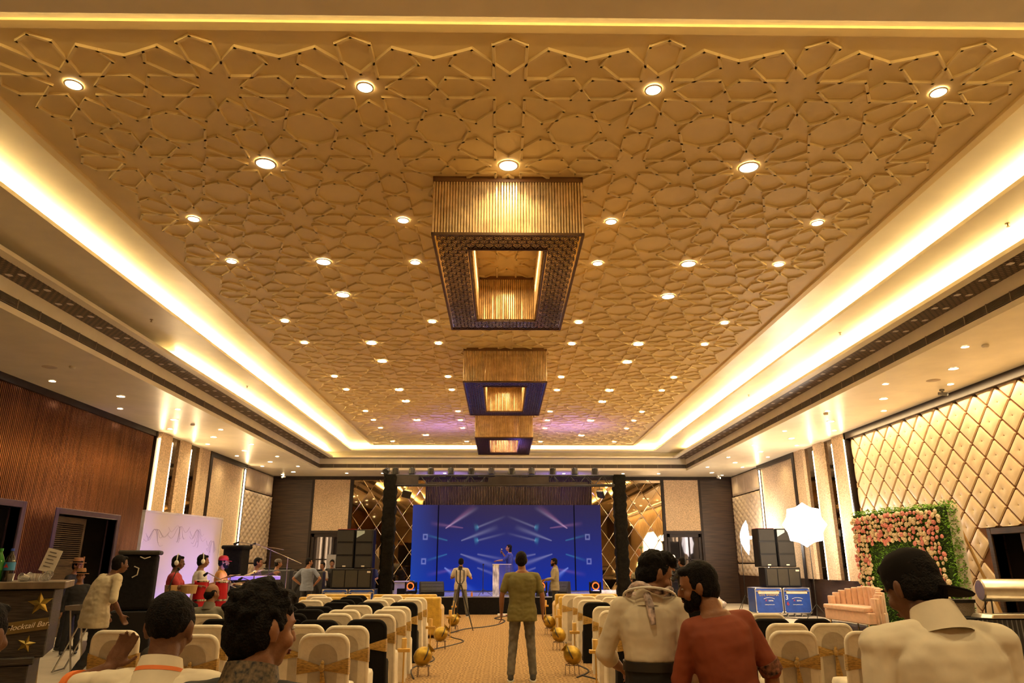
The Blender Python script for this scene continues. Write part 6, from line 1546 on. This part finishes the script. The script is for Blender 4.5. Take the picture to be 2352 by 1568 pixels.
# --- people by the left doors
fel=mat('brown_felt_hat',(.33,.16,.06),rough=.8,bump=.3,bscale=80)
person('man in dark clothes and a brown fedora near the louvred door',(_x(176,1300,14.9),14.9,0),R(-100),1.66,{},None,'warm',blk,'long',blkt,'short',hat=('fedora',fel),vox=.013)
person('shorter person in a brown fedora and dark clothes by the louvred door',(_x(193,1320,14.3),14.2,0),R(-150),1.46,{},None,'warm',blk,'long',blkt,'short',hat=('fedora',fel),vox=.013)
person('man in a loose pale shirt walking past the big covered speaker',(_x(228,1350,10.4),10.4,0),R(-40),1.74,dict(chest=(0,.08,1.28),neck=(0,.14,1.44),head=(.02,.22,1.58),shL=(-.20,.12,1.39),shR=(.20,.12,1.39),elL=(-.30,.10,1.12),wrL=(-.26,.25,.92),elR=(.30,.06,1.13),wrR=(.28,.20,.93),knL=(-.12,.20,.52),anL=(-.12,.14,.085),knR=(.12,-.02,.5),anR=(.12,-.25,.11)),None,'deep',cl('loose_pale_shirt',(.50,.42,.28)),'elbow',blkt,'short',vox=.012,wide=1.15,fit=2.6,shirtlen=.08)
# --- seated man in grey
person('balding man in a grey blazer seated on a white chair, seen from behind',(_x(487,1380,10.28),10.22,.012),R(-8),1.70,dict(wrL=(-.12,.30,.62),wrR=(.12,.30,.62)),SIT,'warm',cl('grey_blazer',(.14,.125,.09)),'long',blkt,'balding',vox=.011,wide=1.05,head=(R(-25),0,0),collar=[cl('grey_blazer',(0,0,0))])
# --- right background
person('man in black filming beside the right window with a light on his camera',(_x(1568,1300,19.0),19.0,0),R(35),1.74,dict(elL=(-.28,.1,1.2),wrL=(-.08,.35,1.45),elR=(.28,.1,1.2),wrR=(.1,.35,1.42)),None,'warm',blk,'long',blkt,'short',vox=.014)
t=thing('video_camera','video camera with a small round lamp held by the man in black','camera',(_x(1550,1290,19.3),19.45,1.55),R(35)); q=MB(); q.bx(-.06,.06,-.14,.14,-.06,.06); q.build('body',blackpl,t,bevel=.01); q=MB(); q.tube([(0,.14,0),(0,.24,0)],.045,12); q.build('lens',blackpl,t); q=MB(); q.tube([(0,0,.06),(0,0,.14)],.008,6); q.ell((0,0,.19),(.07,.04,.07),14,10); q.build('lamp_ball',mat('small_lamp',(1,1,1),emit=(1,.75,.5),es=.9),t,smooth=True)
camo=mat('camouflage_cloth',(.20,.17,.10),rough=.9,var=.48,scale=22)
person('person in a camouflage cap mostly hidden behind the man with rolled sleeves',(_x(1462,1350,12.75),12.75,.012),R(20),1.40,{},None,'warm',camo,'long',blkt,'short',hat=('cap',camo),vox=.013)
# ---------------------------------------------------------------- foreground
wsh=cl('cream_shirt',(.66,.57,.42),bscale=6); 
person('man in a white shirt with rolled sleeves and a lanyard, head bent to the right',(_x(1508,1400,4.15)-.045,4.15,.012),R(-14),1.69,
  dict(head=(.045,.065,1.575),neck=(.01,.01,1.455),elL=(-.30,.03,1.15),wrL=(-.225,.20,1.06),elR=(.245,-.02,1.14),wrR=(.295,.06,.90),chest=(0,.01,1.28),waist=(0,0,1.12),pelvis=(0,0,.98)),None,'warm',wsh,'rolled',blkt,'tall',head=(R(-62),R(-20),R(0)),vox=.0085,wide=.86,fit=1.2,tuck=True,belt=cl('black_belt',(.02,.018,.016),rough=.4,bump=.1),collar=[wsh],curl=.6)
lx,ly=_x(1508,1400,4.15)-.045,4.15
t=thing('scarf','patterned white and dark scarf with a lanyard round the neck of the man in white','scarf',(lx,ly,.012),R(-14))
q=MB(); q.tube([(.115*math.cos(a)+.01,.01+.105*math.sin(a),1.43+.035*math.sin(a)*-1+.02*math.cos(a*3)) for a in[2*PI*k/24 for k in range(24)]],.017,10,closed=True); q.tube([(-.0,-.085,1.43),(.02,-.13,1.36),(.03,-.145,1.28)],[.02,.022,.014],8); q.build('wrap',mat('patterned_scarf',(.42,.33,.30),rough=.8,var=.5,scale=26),t,smooth=True)
q=MB(); q.tube([(.142*math.cos(a)+.01,.01+.13*math.sin(a),1.415-.05*math.sin(a)) for a in[2*PI*k/24 for k in range(24)]],.006,6,closed=True); q.build('lanyard',whp,t,smooth=True)
rust=cl('rust_tee',(.24,.048,.014),bscale=6)
person('bearded man in a rust red tee leaning left towards the man in white',(_x(1676,1500,3.85),3.85,.012),R(10),1.67,
  dict(head=(-.125,.05,1.535),neck=(-.07,.0,1.415),chest=(-.05,0,1.26),waist=(-.02,0,1.08),shL=(-.215,.03,1.32),shR=(.095,-.02,1.365),elL=(-.26,.12,1.06),wrL=(-.20,.25,.86),elR=(.235,-.03,1.13),wrR=(.27,.02,.88)),None,'warm',rust,'elbow',blkt,'short',head=(R(62),R(-10),R(-6)),vox=.0085,wide=.88,beard=True,fit=1.2,shirtlen=.06,cuff=(mat('patterned_cuff',(.16,.06,.03),rough=.8,var=.5,scale=50),('R',)))
person('dark haired man in a charcoal kurta with a patterned collar, nearest on the left',(_x(598,1400,2.12),2.12,.012),R(-8),1.655,
  dict(head=(.0,.02,1.575),neck=(.0,-.02,1.455),shL=(-.185,0,1.375),shR=(.185,0,1.375)),None,'warm',cl('charcoal_kurta',(.028,.025,.020)),'long',blkt,'curly',head=(R(-34),R(-4),0),vox=.008,wide=1.0,drop=.088,collar=[mat('brocade_collar',(.07,.045,.02),rough=.6,var=.6,scale=90)],fit=1.3,headscale=1.0)
person('man in a white shirt with an orange collar stripe raising his left arm',(_x(390,1400,2.78),2.78,.012),R(4),1.60,
  dict(shL=(-.19,.0,1.40),elL=(-.37,.17,1.38),wrL=(-.225,.10,1.455),head=(.0,.03,1.605),neck=(0,-.02,1.475)),None,'deep',wsh,'elbow',blkt,'fade',head=(R(-4),R(-8),0),vox=.0068,wide=1.05,collar=[wsh,mat('orange_stripe',(.75,.18,.03),rough=.7)],cuff=(mat('orange_stripe',(0,0,0)),('L',)),handL=dict(dir=(.45,.0,.85),thumb=(.85,0,-.2),curl=.35),fit=1.3,headscale=1.04,drop=.125)
person('man in a pale cotton shirt and a dark cap turned backwards, nearest on the right',(_x(2145,1400,2.45),2.45,.012),R(6),1.665,
  dict(head=(-.005,.085,1.585),neck=(0,.0,1.50),shL=(-.20,.0,1.41),shR=(.20,.0,1.41)),None,'deep',wsh,'long',blkt,'short',head=(R(14),R(-22),0),vox=.008,wide=1.08,collar=[wsh],fit=1.6,drop=.01,hat=('backcap',cl('black_felt',(.008,.006,.005),bump=.2,spec=.1)))
person('man with cropped dark hair in a white shirt cut off at the left frame edge',(_x(-52,1430,2.55),2.55,.012),R(0),1.60,
  {},None,'deep',wsh,'long',blkt,'fade',vox=.010,drop=.15)
person('person in a dark sleeve holding up a glass at the right frame edge',(_x(2352,1430,2.9)+.21,2.95,.012),R(30),1.50,
  dict(elL=(-.31,.12,1.16),wrL=(-.20,.16,1.38)),None,'warm',blk,'elbow',blkt,'short',vox=.010,handL=dict(dir=(-.1,.3,.9),thumb=(.8,.1,0),curl=1.1))
